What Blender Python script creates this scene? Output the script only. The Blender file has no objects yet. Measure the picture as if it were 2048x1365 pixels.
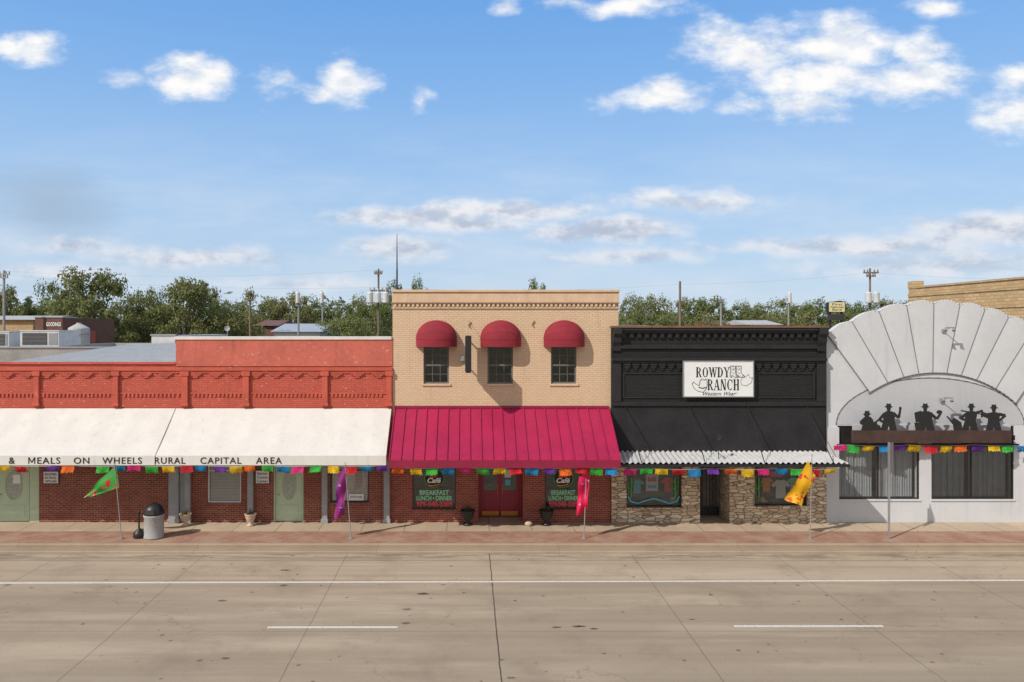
import bpy, math, random, bmesh
from mathutils import Vector, Matrix
random.seed(7)
# survey: camera stands 28 m from the facades, 7.22 m above the pavement
D=28.0; F=1512.0; H=7.22
def sx(x,Y=0.0): return (x-936)*(D+Y)/F
def sz(y,Y=0.0): return H-(y-655)*(D+Y)/F
scene=bpy.context.scene
col=scene.collection

# ---------------------------------------------------------------- materials
def lin(c,k=1.0):
    out=[]
    for v in c:
        v=v/255.0
        v=v/12.92 if v<=0.04045 else ((v+0.055)/1.055)**2.4
        out.append(min(1.0,v*k))
    return (out[0],out[1],out[2],1.0)
class NT:
    def __init__(s,tree): s.t=tree; s.n=tree.nodes; s.l=tree.links
    def add(s,typ,**kw):
        n=s.n.new(typ)
        for k,v in kw.items(): setattr(n,k,v)
        return n
    def link(s,a,b): s.l.new(a,b)
    def put(s,sock,v):
        if hasattr(v,'node'): s.l.new(v,sock)
        else: sock.default_value=v
    def math(s,op,a,b=0.0,c=0.0,clamp=False):
        n=s.add('ShaderNodeMath',operation=op); n.use_clamp=clamp
        s.put(n.inputs[0],a); s.put(n.inputs[1],b); s.put(n.inputs[2],c)
        return n.outputs[0]
    def vmath(s,op,a,b=None,c=None,scale=None):
        n=s.add('ShaderNodeVectorMath',operation=op)
        s.put(n.inputs[0],a)
        if b is not None: s.put(n.inputs[1],b)
        if c is not None: s.put(n.inputs[2],c)
        if scale is not None: s.put(n.inputs['Scale'],scale)
        return n.outputs['Value'] if op in('LENGTH','DOT_PRODUCT','DISTANCE') else n.outputs[0]
    def noise(s,vec,scale,detail=4,rough=0.55,dist=0.0):
        n=s.add('ShaderNodeTexNoise'); s.link(vec,n.inputs['Vector'])
        n.inputs['Scale'].default_value=scale; n.inputs['Detail'].default_value=detail
        n.inputs['Roughness'].default_value=rough; n.inputs['Distortion'].default_value=dist
        return n.outputs['Fac']
    def mix(s,fac,a,b,blend='MIX'):
        n=s.add('ShaderNodeMix',data_type='RGBA',blend_type=blend)
        s.put(n.inputs[0],fac); s.put(n.inputs[6],a); s.put(n.inputs[7],b)
        return n.outputs[2]
    def ss(s,v,a,b,lo=0.0,hi=1.0):
        n=s.add('ShaderNodeMapRange',interpolation_type='SMOOTHSTEP')
        s.put(n.inputs[0],v); n.inputs[1].default_value=a; n.inputs[2].default_value=b
        n.inputs[3].default_value=lo; n.inputs[4].default_value=hi
        return n.outputs[0]
    def sep(s,v):
        n=s.add('ShaderNodeSeparateXYZ'); s.link(v,n.inputs[0]); return n.outputs
    def comb(s,x,y,z=0.0):
        n=s.add('ShaderNodeCombineXYZ'); s.put(n.inputs[0],x); s.put(n.inputs[1],y); s.put(n.inputs[2],z); return n.outputs[0]
def newmat(name):
    m=bpy.data.materials.new(name); m.use_nodes=True
    nt=NT(m.node_tree)
    b=m.node_tree.nodes['Principled BSDF']
    tc=nt.add('ShaderNodeTexCoord').outputs['Object']
    return m,nt,b,tc
def bump(nt,b,h,strength=0.3,dist=0.02):
    n=nt.add('ShaderNodeBump'); nt.put(n.inputs['Height'],h)
    n.inputs['Strength'].default_value=strength; n.inputs['Distance'].default_value=dist
    nt.link(n.outputs[0],b.inputs['Normal'])
def shade(c,k): return (min(1,c[0]*k),min(1,c[1]*k),min(1,c[2]*k),1.0)

def plain(name,c,rough=0.6,var=0.18,scale=3.0,bmp=0.0,bscale=30,metal=0.0,streak=0.0,k=1.0,fleck=None,fl=0.62,coat=0.0,spec=None):
    m,nt,b,tc=newmat(name)
    base=lin(c,k)
    n1=nt.noise(tc,scale,5); n2=nt.noise(tc,scale*9,3)
    f=nt.math('ADD',nt.math('MULTIPLY',n1,0.65),nt.math('MULTIPLY',n2,0.35))
    f=nt.ss(f,0.3,0.7)
    cc=nt.mix(f,shade(base,1-var),shade(base,1+var))
    if streak:
        v=nt.vmath('MULTIPLY',tc,(5.0,5.0,0.35))
        s=nt.ss(nt.noise(v,1.0,6,0.65),0.52,0.78)
        cc=nt.mix(nt.math('MULTIPLY',s,streak),cc,shade(base,0.45))
    if fleck:
        s=nt.ss(nt.noise(tc,7.0,6,0.7),fl,fl+0.06)
        cc=nt.mix(s,cc,lin(fleck))
    nt.link(cc,b.inputs['Base Color'])
    b.inputs['Roughness'].default_value=rough; b.inputs['Metallic'].default_value=metal
    if spec is not None: b.inputs['Specular IOR Level'].default_value=spec
    if coat: b.inputs['Coat Weight'].default_value=coat
    if bmp: bump(nt,b,nt.noise(tc,bscale,4),bmp,0.02)
    return m

def brick(name,c1,c2,mort,bw=0.205,rh=0.072,ms=0.009,rough=0.8,fleck=None,fl=0.66,bs=0.6,streak=0.15,dirt=0.6,k=1.0,spec=None):
    m,nt,b,tc=newmat(name)
    x,y,z=nt.sep(tc)[0:3]
    wob=nt.noise(tc,3.0,2)
    zz=nt.math('ADD',z,nt.math('MULTIPLY',wob,0.012))
    v=nt.comb(nt.math('ADD',x,y),zz,0.0)
    br=nt.add('ShaderNodeTexBrick'); nt.link(v,br.inputs['Vector'])
    br.inputs['Scale'].default_value=1.0; br.inputs['Brick Width'].default_value=bw; br.inputs['Row Height'].default_value=rh
    br.inputs['Mortar Size'].default_value=ms; br.inputs['Mortar Smooth'].default_value=0.3
    br.inputs['Color1'].default_value=lin(c1,k); br.inputs['Color2'].default_value=lin(c2,k); br.inputs['Mortar'].default_value=lin(mort,k)
    cc=br.outputs['Color']
    n1=nt.noise(tc,0.9,6,0.6)
    cc=nt.mix(nt.ss(n1,0.35,0.75,0.0,0.55),cc,shade(lin(c1,k),dirt))
    n2=nt.noise(tc,14,3)
    cc=nt.mix(nt.ss(n2,0.3,0.7,0.0,0.22),cc,shade(lin(c2,k),1.25))
    if streak:
        vv=nt.vmath('MULTIPLY',tc,(4.0,4.0,0.3))
        cc=nt.mix(nt.ss(nt.noise(vv,1.0,6,0.7),0.5,0.8,0.0,streak),cc,shade(lin(c1,k),0.4))
    if fleck:
        vs=nt.vmath('MULTIPLY',tc,(5.0,5.0,9.0))
        cc=nt.mix(nt.ss(nt.noise(vs,1.2,7,0.75),fl,fl+0.04),cc,lin(fleck))
    nt.link(cc,b.inputs['Base Color']); b.inputs['Roughness'].default_value=rough
    if spec is not None: b.inputs['Specular IOR Level'].default_value=spec
    h=nt.math('ADD',nt.math('MULTIPLY',br.outputs['Fac'],-1.0),nt.math('MULTIPLY',n2,0.5))
    bump(nt,b,h,bs,0.012)
    return m

M={}
M['red_brick']=brick('painted_red_brick',(194,90,72),(180,78,62),(156,66,54),fleck=(228,196,180),fl=0.605,streak=0.35,dirt=0.72)
M['red_stucco']=plain('red_painted_parapet',(190,98,82),0.85,0.14,0.8,0.25,20,streak=0.5,fleck=(208,138,118),fl=0.60)
M['red_trim']=plain('red_painted_trim',(184,84,66),0.8,0.18,2,0.3,25,streak=0.3,fleck=(222,172,154),fl=0.64)
M['coping_white']=plain('weathered_white_coping',(210,204,198),0.6,0.1,2)
M['low_brick']=brick('dark_red_brick',(148,72,54),(102,46,38),(163,136,116),ms=0.010,bs=0.8,k=1.1)
M['cafe_brick']=brick('cafe_red_brick',(164,74,56),(120,48,40),(172,144,124),ms=0.010,bs=0.8,k=1.05)
M['canvas']=plain('white_canvas',(226,221,214),0.9,0.05,1.5,streak=0.25,k=0.86)
M['navy_text']=plain('black_lettering',(30,28,30),0.6,0.05)
M['grey_post']=plain('grey_painted_post',(150,152,153),0.6,0.1,3)
M['green_door']=plain('pale_green_paint',(182,198,168),0.5,0.06,4)
M['white']=plain('white_paint',(224,224,222),0.5,0.04,4)
M['blind']=plain('ivory_blind',(225,217,204),0.7,0.08,5)
M['black_metal']=plain('black_metal',(34,33,33),0.45,0.2,6)
M['dark_frame']=plain('dark_bronze_frame',(58,55,54),0.45,0.15,6)
M['grey_frame']=plain('grey_sash_frame',(106,102,99),0.5,0.12,6)
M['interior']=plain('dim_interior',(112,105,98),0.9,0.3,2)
M['beige_brick']=brick('painted_beige_brick',(216,188,156),(208,178,146),(184,154,124),fleck=(234,214,190),fl=0.68,streak=0.28,dirt=0.84,bs=0.7)
M['beige']=plain('beige_painted_trim',(208,178,148),0.8,0.1,2,0.3,25,streak=0.4)
M['rust_line']=plain('worn_cornice_edge',(146,114,92),0.8,0.2,8)
M['dome']=plain('dark_red_canvas',(138,34,48),0.85,0.14,3,streak=0.3)
M['crimson']=plain('crimson_standing_seam_metal',(162,24,70),0.5,0.16,1.0,coat=0.05,streak=0.35)
M['crimson_dark']=plain('crimson_fascia',(136,20,56),0.5,0.14,2)
M['door_red']=plain('deep_red_door',(148,20,50),0.35,0.1,3)
M['brass']=plain('brass',(200,150,70),0.3,0.1,5,metal=0.9)
M['black_brick']=brick('painted_black_brick',(42,41,42),(33,32,33),(18,18,18),rough=0.6,streak=0.0,dirt=0.7,bs=1.0,spec=0.35)
M['black_trim']=plain('black_painted_trim',(37,36,37),0.55,0.25,3,0.2,25,spec=0.4)
M['black_stucco']=plain('black_smooth_panel',(38,37,38),0.75,0.3,1.4,0.25,8,streak=0.3,spec=0.3)
M['coping_brown']=plain('rusty_brown_coping',(118,84,68),0.6,0.2,3)
M['galv']=plain('galvanised_metal',(202,201,200),0.5,0.12,3,metal=0.1)
M['galv_roof']=plain('weathered_metal_roof',(194,193,191),0.7,0.12,1.2,streak=0.3,k=0.85)
M['steel']=plain('grey_steel',(154,154,154),0.45,0.1,4,metal=0.3)
M['stucco']=plain('pale_grey_stucco',(199,199,201),0.9,0.05,0.7,0.15,30,streak=0.24)
M['stucco_dark']=plain('grey_stucco_moulding',(114,114,116),0.8,0.1,3)
M['stucco_arch']=plain('grey_arch_recess',(182,182,185),0.9,0.05,0.7,0.15,30,streak=0.15)
M['rust_beam']=plain('dark_rusted_steel',(68,48,42),0.6,0.3,3,0.2,20)
M['curtain']=plain('grey_curtain',(166,168,172),0.85,0.1,4)
M['tan_brick']=brick('tan_brick',(206,174,126),(178,144,102),(164,144,116),bw=0.42,rh=0.15,ms=0.02,streak=0.2,dirt=0.7,bs=1.0)
M['urn_stone']=plain('stone_urn',(190,167,144),0.8,0.15,8)
M['soil']=plain('soil',(70,60,40),0.9,0.3,8)
M['wood']=plain('weathered_wood_pole',(122,106,92),0.9,0.25,4)
M['grey_can']=plain('speckled_grey_aggregate',(160,158,156),0.8,0.25,30,0.4,60)
M['tar']=plain('flat_roof_membrane',(150,148,145),0.9,0.2,0.8)
M['teal']=plain('turquoise_paint',(100,190,205),0.5,0.05)
M['cactus']=plain('cactus_green',(80,160,70),0.6,0.15,5)
M['t_green']=plain('mint_lettering',(150,225,175),0.5,0.03)
M['t_red']=plain('red_lettering',(240,70,80),0.5,0.03)
M['t_orange']=plain('orange_paint',(245,140,40),0.5,0.05)
M['t_dark']=plain('brown_lettering',(70,50,40),0.5,0.03)
M['t_white']=plain('white_lettering',(238,238,238),0.5,0.03)
M['denim']=plain('folded_denim',(80,110,165),0.9,0.2,8)
M['straw']=plain('straw_hat_felt',(224,200,156),0.9,0.1,8)
def paper(name,c):
    m,nt,b,tc=newmat(name)
    base=lin(c,0.95)
    cc=nt.mix(nt.ss(nt.noise(tc,9,3),.3,.7),shade(base,.75),shade(base,1.1))
    nt.link(cc,b.inputs['Base Color']); b.inputs['Roughness'].default_value=.8
    v=nt.add('ShaderNodeTexVoronoi'); nt.link(nt.vmath('MULTIPLY',tc,(1,0,1)),v.inputs['Vector']); v.inputs['Scale'].default_value=18
    hole=nt.ss(v.outputs['Distance'],.20,.28,1.0,0.0)
    t=nt.add('ShaderNodeBsdfTransparent'); tl=nt.add('ShaderNodeBsdfTranslucent'); nt.link(cc,tl.inputs[0])
    m1=nt.add('ShaderNodeMixShader'); m1.inputs[0].default_value=.3; nt.link(b.outputs[0],m1.inputs[1]); nt.link(tl.outputs[0],m1.inputs[2])
    m2=nt.add('ShaderNodeMixShader'); nt.link(hole,m2.inputs[0]); nt.link(m1.outputs[0],m2.inputs[1]); nt.link(t.outputs[0],m2.inputs[2])
    o=[q for q in nt.n if q.type=='OUTPUT_MATERIAL'][0]; nt.link(m2.outputs[0],o.inputs[0])
    return m
for n,c in dict(yellow=(245,200,25),red=(210,30,45),purple=(115,55,165),orange=(242,112,25),blue=(25,140,205),pink=(222,40,125),green=(60,185,65)).items():
    M['p_'+n]=paper('paper_'+n,c)

def glass_mat(name='window_glass',tint=(0.76,0.78,0.78,1),add=0.06):
    m=bpy.data.materials.new(name); m.use_nodes=True
    nt=NT(m.node_tree); nt.n.clear()
    o=nt.add('ShaderNodeOutputMaterial'); mx=nt.add('ShaderNodeMixShader'); t=nt.add('ShaderNodeBsdfTransparent'); g=nt.add('ShaderNodeBsdfGlossy')
    t.inputs[0].default_value=tint; g.inputs[0].default_value=(0.85,0.88,0.9,1); g.inputs['Roughness'].default_value=0.03
    tc=nt.add('ShaderNodeTexCoord').outputs['Object']
    bp=nt.add('ShaderNodeBump'); nt.link(nt.noise(tc,0.8,2),bp.inputs['Height']); bp.inputs['Strength'].default_value=0.06
    nt.link(bp.outputs[0],g.inputs['Normal'])
    fr=nt.add('ShaderNodeFresnel'); fr.inputs[0].default_value=1.5
    nt.link(nt.math('ADD',fr.outputs[0],add),mx.inputs[0]); nt.link(t.outputs[0],mx.inputs[1]); nt.link(g.outputs[0],mx.inputs[2]); nt.link(mx.outputs[0],o.inputs[0])
    return m
M['glass']=glass_mat()

def stone_mat():
    m,nt,b,tc=newmat('rough_ledge_stone')
    w=nt.vmath('ADD',nt.vmath('MULTIPLY',tc,(3.0,3.0,8.5)),nt.vmath('SCALE',nt.comb(nt.noise(tc,2.0,2),0.0,nt.noise(tc,2.6,2)),scale=0.8))
    v=nt.add('ShaderNodeTexVoronoi'); nt.link(w,v.inputs['Vector']); v.inputs['Scale'].default_value=1.0; v.inputs['Randomness'].default_value=.85
    e=nt.add('ShaderNodeTexVoronoi',feature='DISTANCE_TO_EDGE'); nt.link(w,e.inputs['Vector']); e.inputs['Scale'].default_value=1.0; e.inputs['Randomness'].default_value=.85
    r=nt.sep(v.outputs['Color'])[0]
    cr=nt.add('ShaderNodeValToRGB'); nt.link(r,cr.inputs[0])
    els=cr.color_ramp.elements; els[0].color=lin((180,154,128)); els[1].color=lin((232,214,188))
    for p,c in((0.3,(218,194,162)),(0.55,(192,174,152)),(0.75,(240,224,198))):
        q=els.new(p); q.color=lin(c)
    n=nt.noise(tc,16,4)
    cc=nt.mix(nt.ss(n,0.3,0.7,0,0.35),cr.outputs[0],lin((164,142,118)))
    cc=nt.mix(nt.ss(e.outputs['Distance'],0.01,0.07),lin((112,94,78)),cc)
    nt.link(cc,b.inputs['Base Color']); b.inputs['Roughness'].default_value=0.9
    h=nt.math('ADD',nt.ss(e.outputs['Distance'],0.0,0.12),nt.math('MULTIPLY',n,0.5))
    bump(nt,b,h,0.8,0.03)
    return m
M['stone']=stone_mat()

RK=1.16
def road_mat():
    m,nt,b,tc=newmat('tan_concrete_road')
    x,y,z=nt.sep(tc)[0:3]
    c0=lin((184,165,142),0.86*RK); c1=lin((164,147,126),0.84*RK)
    cc=nt.mix(nt.ss(y,-6.6,-5.6),c1,c0)
    sv=nt.vmath('MULTIPLY',tc,(0.035,2.2,1.0))
    s=nt.noise(sv,1.0,5,0.6)
    cc=nt.mix(nt.ss(s,0.35,0.72,0.0,0.55),cc,lin((138,121,102),0.85*RK))
    sv2=nt.vmath('MULTIPLY',tc,(0.12,0.8,1.0))
    cc=nt.mix(nt.ss(nt.noise(sv2,1.0,6,0.65),0.45,0.75,0.0,0.5),cc,lin((202,183,158),0.88*RK))
    cc=nt.mix(nt.ss(nt.noise(tc,0.5,8,0.7),0.48,0.72,0.0,0.5),cc,lin((134,116,98),0.85*RK))
    g=nt.noise(tc,60,3,0.7)
    cc=nt.mix(nt.ss(g,0.45,0.75,0.0,0.4),cc,lin((100,86,72),0.85))
    g2=nt.noise(tc,25,3,0.7)
    cc=nt.mix(nt.ss(g2,0.55,0.8,0.0,0.5),cc,lin((220,202,176),0.9))
    # dust and leaf dirt collected in the gutter
    gd=nt.math('MULTIPLY',nt.ss(y,-4.3,-3.3),nt.ss(nt.noise(nt.vmath('MULTIPLY',tc,(.6,3,1)),1.5,6,.7),.40,.62))
    cc=nt.mix(nt.math('MULTIPLY',gd,.6),cc,lin((98,80,62),0.9))
    for sc,th,mod,dk in((2.2,0.075,(1,1,1),0.85),(1.1,0.06,(0.7,1.2,1),0.9)):
        v=nt.add('ShaderNodeTexVoronoi'); nt.link(nt.vmath('ADD',nt.vmath('MULTIPLY',tc,mod),nt.vmath('SCALE',nt.comb(nt.noise(tc,9,2),nt.noise(tc,11,2)),scale=0.12)),v.inputs['Vector']); v.inputs['Scale'].default_value=sc
        rr=nt.sep(v.outputs['Color'])[0]
        d=nt.math('DIVIDE',v.outputs['Distance'],nt.math('ADD',nt.math('MULTIPLY',rr,1.6),0.05))
        cc=nt.mix(nt.ss(d,th*0.7,th*1.3,dk*.8,0.0),cc,lin((74,65,56),0.8))
    for (px,py,rx,ry) in ((-1.25,-6.95,0.18,0.09),(2.2,-9.3,0.12,0.05),(2.75,-9.25,0.2,0.07),(-5.6,-4.9,0.2,0.06),(3.1,-9.4,0.12,0.05)):
        dv=nt.vmath('MULTIPLY',nt.vmath('SUBTRACT',tc,(px,py,0)),(1/rx,1/ry,0.0))
        d=nt.math('ADD',nt.vmath('LENGTH',dv),nt.math('MULTIPLY',nt.noise(tc,18,3),1.4))
        cc=nt.mix(nt.ss(d,1.3,1.8,0.9,0.0),cc,lin((45,40,36)))
    wob=nt.math('MULTIPLY',nt.math('SUBTRACT',nt.noise(tc,1.3,4),0.5),0.05)
    xx=nt.math('ADD',nt.math('DIVIDE',nt.math('ADD',nt.math('SUBTRACT',x,0.70),wob),4.65),100.5)
    fr=nt.math('ABSOLUTE',nt.math('SUBTRACT',nt.math('FRACT',xx),0.5))
    cc=nt.mix(nt.ss(fr,0.0018,0.0040,0.5,0.0),cc,lin((90,78,66),0.8))
    cx=nt.math('ABSOLUTE',nt.math('ADD',nt.math('SUBTRACT',x,0.70),wob))
    cc=nt.mix(nt.ss(cx,0.008,0.022,0.8,0.0),cc,lin((56,50,46)))
    for yy,st in((-5.82,0.5),(-9.55,0.25),(-13.0,0.4),(-3.95,0.5)):
        cy=nt.math('ABSOLUTE',nt.math('ADD',nt.math('SUBTRACT',y,yy),nt.math('MULTIPLY',wob,0.4)))
        cc=nt.mix(nt.ss(cy,0.01,0.035,st,0.0),cc,lin((94,82,68),0.8))
    v=nt.add('ShaderNodeTexVoronoi',feature='DISTANCE_TO_EDGE'); nt.link(nt.vmath('ADD',nt.vmath('MULTIPLY',tc,(0.35,0.5,1)),nt.vmath('SCALE',nt.comb(nt.noise(tc,1.5,5),nt.noise(tc,1.9,5)),scale=0.5)),v.inputs['Vector']); v.inputs['Scale'].default_value=0.6
    cc=nt.mix(nt.math('MULTIPLY',nt.ss(v.outputs['Distance'],0.0,0.006,0.35,0.0),nt.ss(nt.noise(tc,0.35,2),0.5,0.6)),cc,lin((80,68,58),0.8))
    nt.link(cc,b.inputs['Base Color']); b.inputs['Roughness'].default_value=0.88
    bump(nt,b,nt.math('ADD',g,g2),0.25,0.01)
    return m
M['road']=road_mat()

def slab_mat(name,c,slab=1.52,k=0.98,joint=.75,vary=.1):
    m,nt,b,tc=newmat(name)
    x,y,z=nt.sep(tc)[0:3]
    base=lin(c,k)
    xx=nt.math('ADD',nt.math('DIVIDE',x,slab),100.0)
    cell=nt.math('FLOOR',xx)
    wn=nt.add('ShaderNodeTexWhiteNoise',noise_dimensions='1D'); nt.link(cell,wn.inputs['W'])
    cc=nt.mix(wn.outputs['Value'],shade(base,1-vary),shade(base,1+vary*.8))
    cc=nt.mix(nt.ss(nt.noise(tc,0.8,7,0.7),0.4,0.75,0.0,0.6),cc,shade(base,0.66))
    cc=nt.mix(nt.ss(nt.noise(tc,30,3,0.7),0.5,0.8,0.0,0.4),cc,shade(base,0.6))
    v=nt.add('ShaderNodeTexVoronoi'); nt.link(tc,v.inputs['Vector']); v.inputs['Scale'].default_value=3.0
    cc=nt.mix(nt.ss(v.outputs['Distance'],0.06,0.10,0.5,0.0),cc,shade(base,0.35))
    fr=nt.math('ABSOLUTE',nt.math('SUBTRACT',nt.math('FRACT',xx),0.5))
    cc=nt.mix(nt.ss(fr,0.006*1.52/slab,0.014*1.52/slab,joint,0.0),cc,shade(base,0.3))
    nt.link(cc,b.inputs['Base Color']); b.inputs['Roughness'].default_value=0.88
    bump(nt,b,nt.noise(tc,40,3),0.3,0.01)
    return m
M['walk']=slab_mat('pavement_concrete',(196,175,150),1.52,.92)
M['kerb']=slab_mat('kerb_concrete',(172,151,128),6.0,.9,.3,.03)
def paver_mat():
    m,nt,b,tc=newmat('red_brick_pavers')
    br=nt.add('ShaderNodeTexBrick'); nt.link(tc,br.inputs['Vector'])
    br.inputs['Scale'].default_value=1.0; br.inputs['Brick Width'].default_value=0.2; br.inputs['Row Height'].default_value=0.1
    br.inputs['Mortar Size'].default_value=0.006
    br.inputs['Color1'].default_value=lin((176,126,104),0.88); br.inputs['Color2'].default_value=lin((156,108,90),0.88); br.inputs['Mortar'].default_value=lin((134,108,90),0.88)
    cc=nt.mix(nt.ss(nt.noise(tc,1.1,7,0.7),0.36,0.66,0.0,0.8),br.outputs['Color'],lin((180,152,128),0.88))
    cc=nt.mix(nt.ss(nt.noise(tc,2.4,5,0.7),0.55,0.8,0.0,0.5),cc,lin((110,88,74),0.88))
    nt.link(cc,b.inputs['Base Color']); b.inputs['Roughness'].default_value=0.88
    bump(nt,b,br.outputs['Fac'],-0.3,0.006)
    return m
M['paver']=paver_mat()
def linepaint():
    m,nt,b,tc=newmat('worn_white_road_paint')
    n=nt.noise(tc,22,5,0.75)
    cc=nt.mix(nt.ss(n,0.48,0.66,0.0,0.8),lin((236,231,222),0.85),lin((182,163,138),0.9))
    nt.link(cc,b.inputs['Base Color']); b.inputs['Roughness'].default_value=0.7
    return m
M['line']=linepaint()
def ground_mat():
    m,nt,b,tc=newmat('dry_grass_ground')
    n=nt.noise(tc,0.05,8,0.65)
    cc=nt.mix(nt.ss(n,0.35,0.65),lin((110,112,66),0.7),lin((160,142,110),0.7))
    nt.link(cc,b.inputs['Base Color']); b.inputs['Roughness'].default_value=0.95
    return m
M['ground']=ground_mat()
def leaf_mat(name,a,bb,rnd=.5):
    m,nt,b,tc=newmat(name)
    oi=nt.add('ShaderNodeObjectInfo')
    gp=nt.add('ShaderNodeNewGeometry')
    n=nt.ss(nt.noise(gp.outputs['Position'],0.5,4,0.65),0.3,0.7)
    cc=nt.mix(n,lin(a),lin(bb))
    cc=nt.mix(nt.math('MULTIPLY',oi.outputs['Random'],rnd),cc,lin((146,138,90)))
    nt.link(cc,b.inputs['Base Color']); b.inputs['Roughness'].default_value=0.75
    b.inputs['Specular IOR Level'].default_value=0.15
    t=nt.add('ShaderNodeBsdfTranslucent'); nt.link(cc,t.inputs[0])
    mx=nt.add('ShaderNodeMixShader'); mx.inputs[0].default_value=0.35
    o=[q for q in nt.n if q.type=='OUTPUT_MATERIAL'][0]
    nt.link(b.outputs[0],mx.inputs[1]); nt.link(t.outputs[0],mx.inputs[2]); nt.link(mx.outputs[0],o.inputs[0])
    return m
M['leaf']=leaf_mat('oak_foliage',(94,106,64),(132,140,90))  # leaf colours lightened in place of distance haze
M['leaf_hazed']=leaf_mat('hazed_far_foliage',(116,132,104),(142,152,122),0.1)  # paler and bluish: distance haze put into the leaf colour
M['bark']=plain('bark',(118,106,92),0.9,0.3,4)
def flag_mat(name,a,b2,c3):
    m,nt,b,tc=newmat(name)
    v=nt.add('ShaderNodeTexVoronoi'); nt.link(nt.vmath('ADD',tc,nt.vmath('SCALE',nt.comb(nt.noise(tc,6,2),0.0,nt.noise(tc,7,2)),scale=0.3)),v.inputs['Vector']); v.inputs['Scale'].default_value=4.4
    n=nt.noise(tc,3.2,3)
    cc=nt.mix(nt.ss(v.outputs['Distance'],0.34,0.37,1.0,0.0),lin(a),lin(b2))
    cc=nt.mix(nt.ss(n,0.56,0.58),cc,lin(a))
    cc=nt.mix(nt.ss(v.outputs['Distance'],0.15,0.18,0.9,0.0),cc,lin(c3))
    nt.link(cc,b.inputs['Base Color']); b.inputs['Roughness'].default_value=0.6
    t=nt.add('ShaderNodeBsdfTranslucent'); nt.link(cc,t.inputs[0])
    mx=nt.add('ShaderNodeMixShader'); mx.inputs[0].default_value=0.35
    o=[q for q in nt.n if q.type=='OUTPUT_MATERIAL'][0]
    nt.link(b.outputs[0],mx.inputs[1]); nt.link(t.outputs[0],mx.inputs[2]); nt.link(mx.outputs[0],o.inputs[0])
    return m

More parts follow.
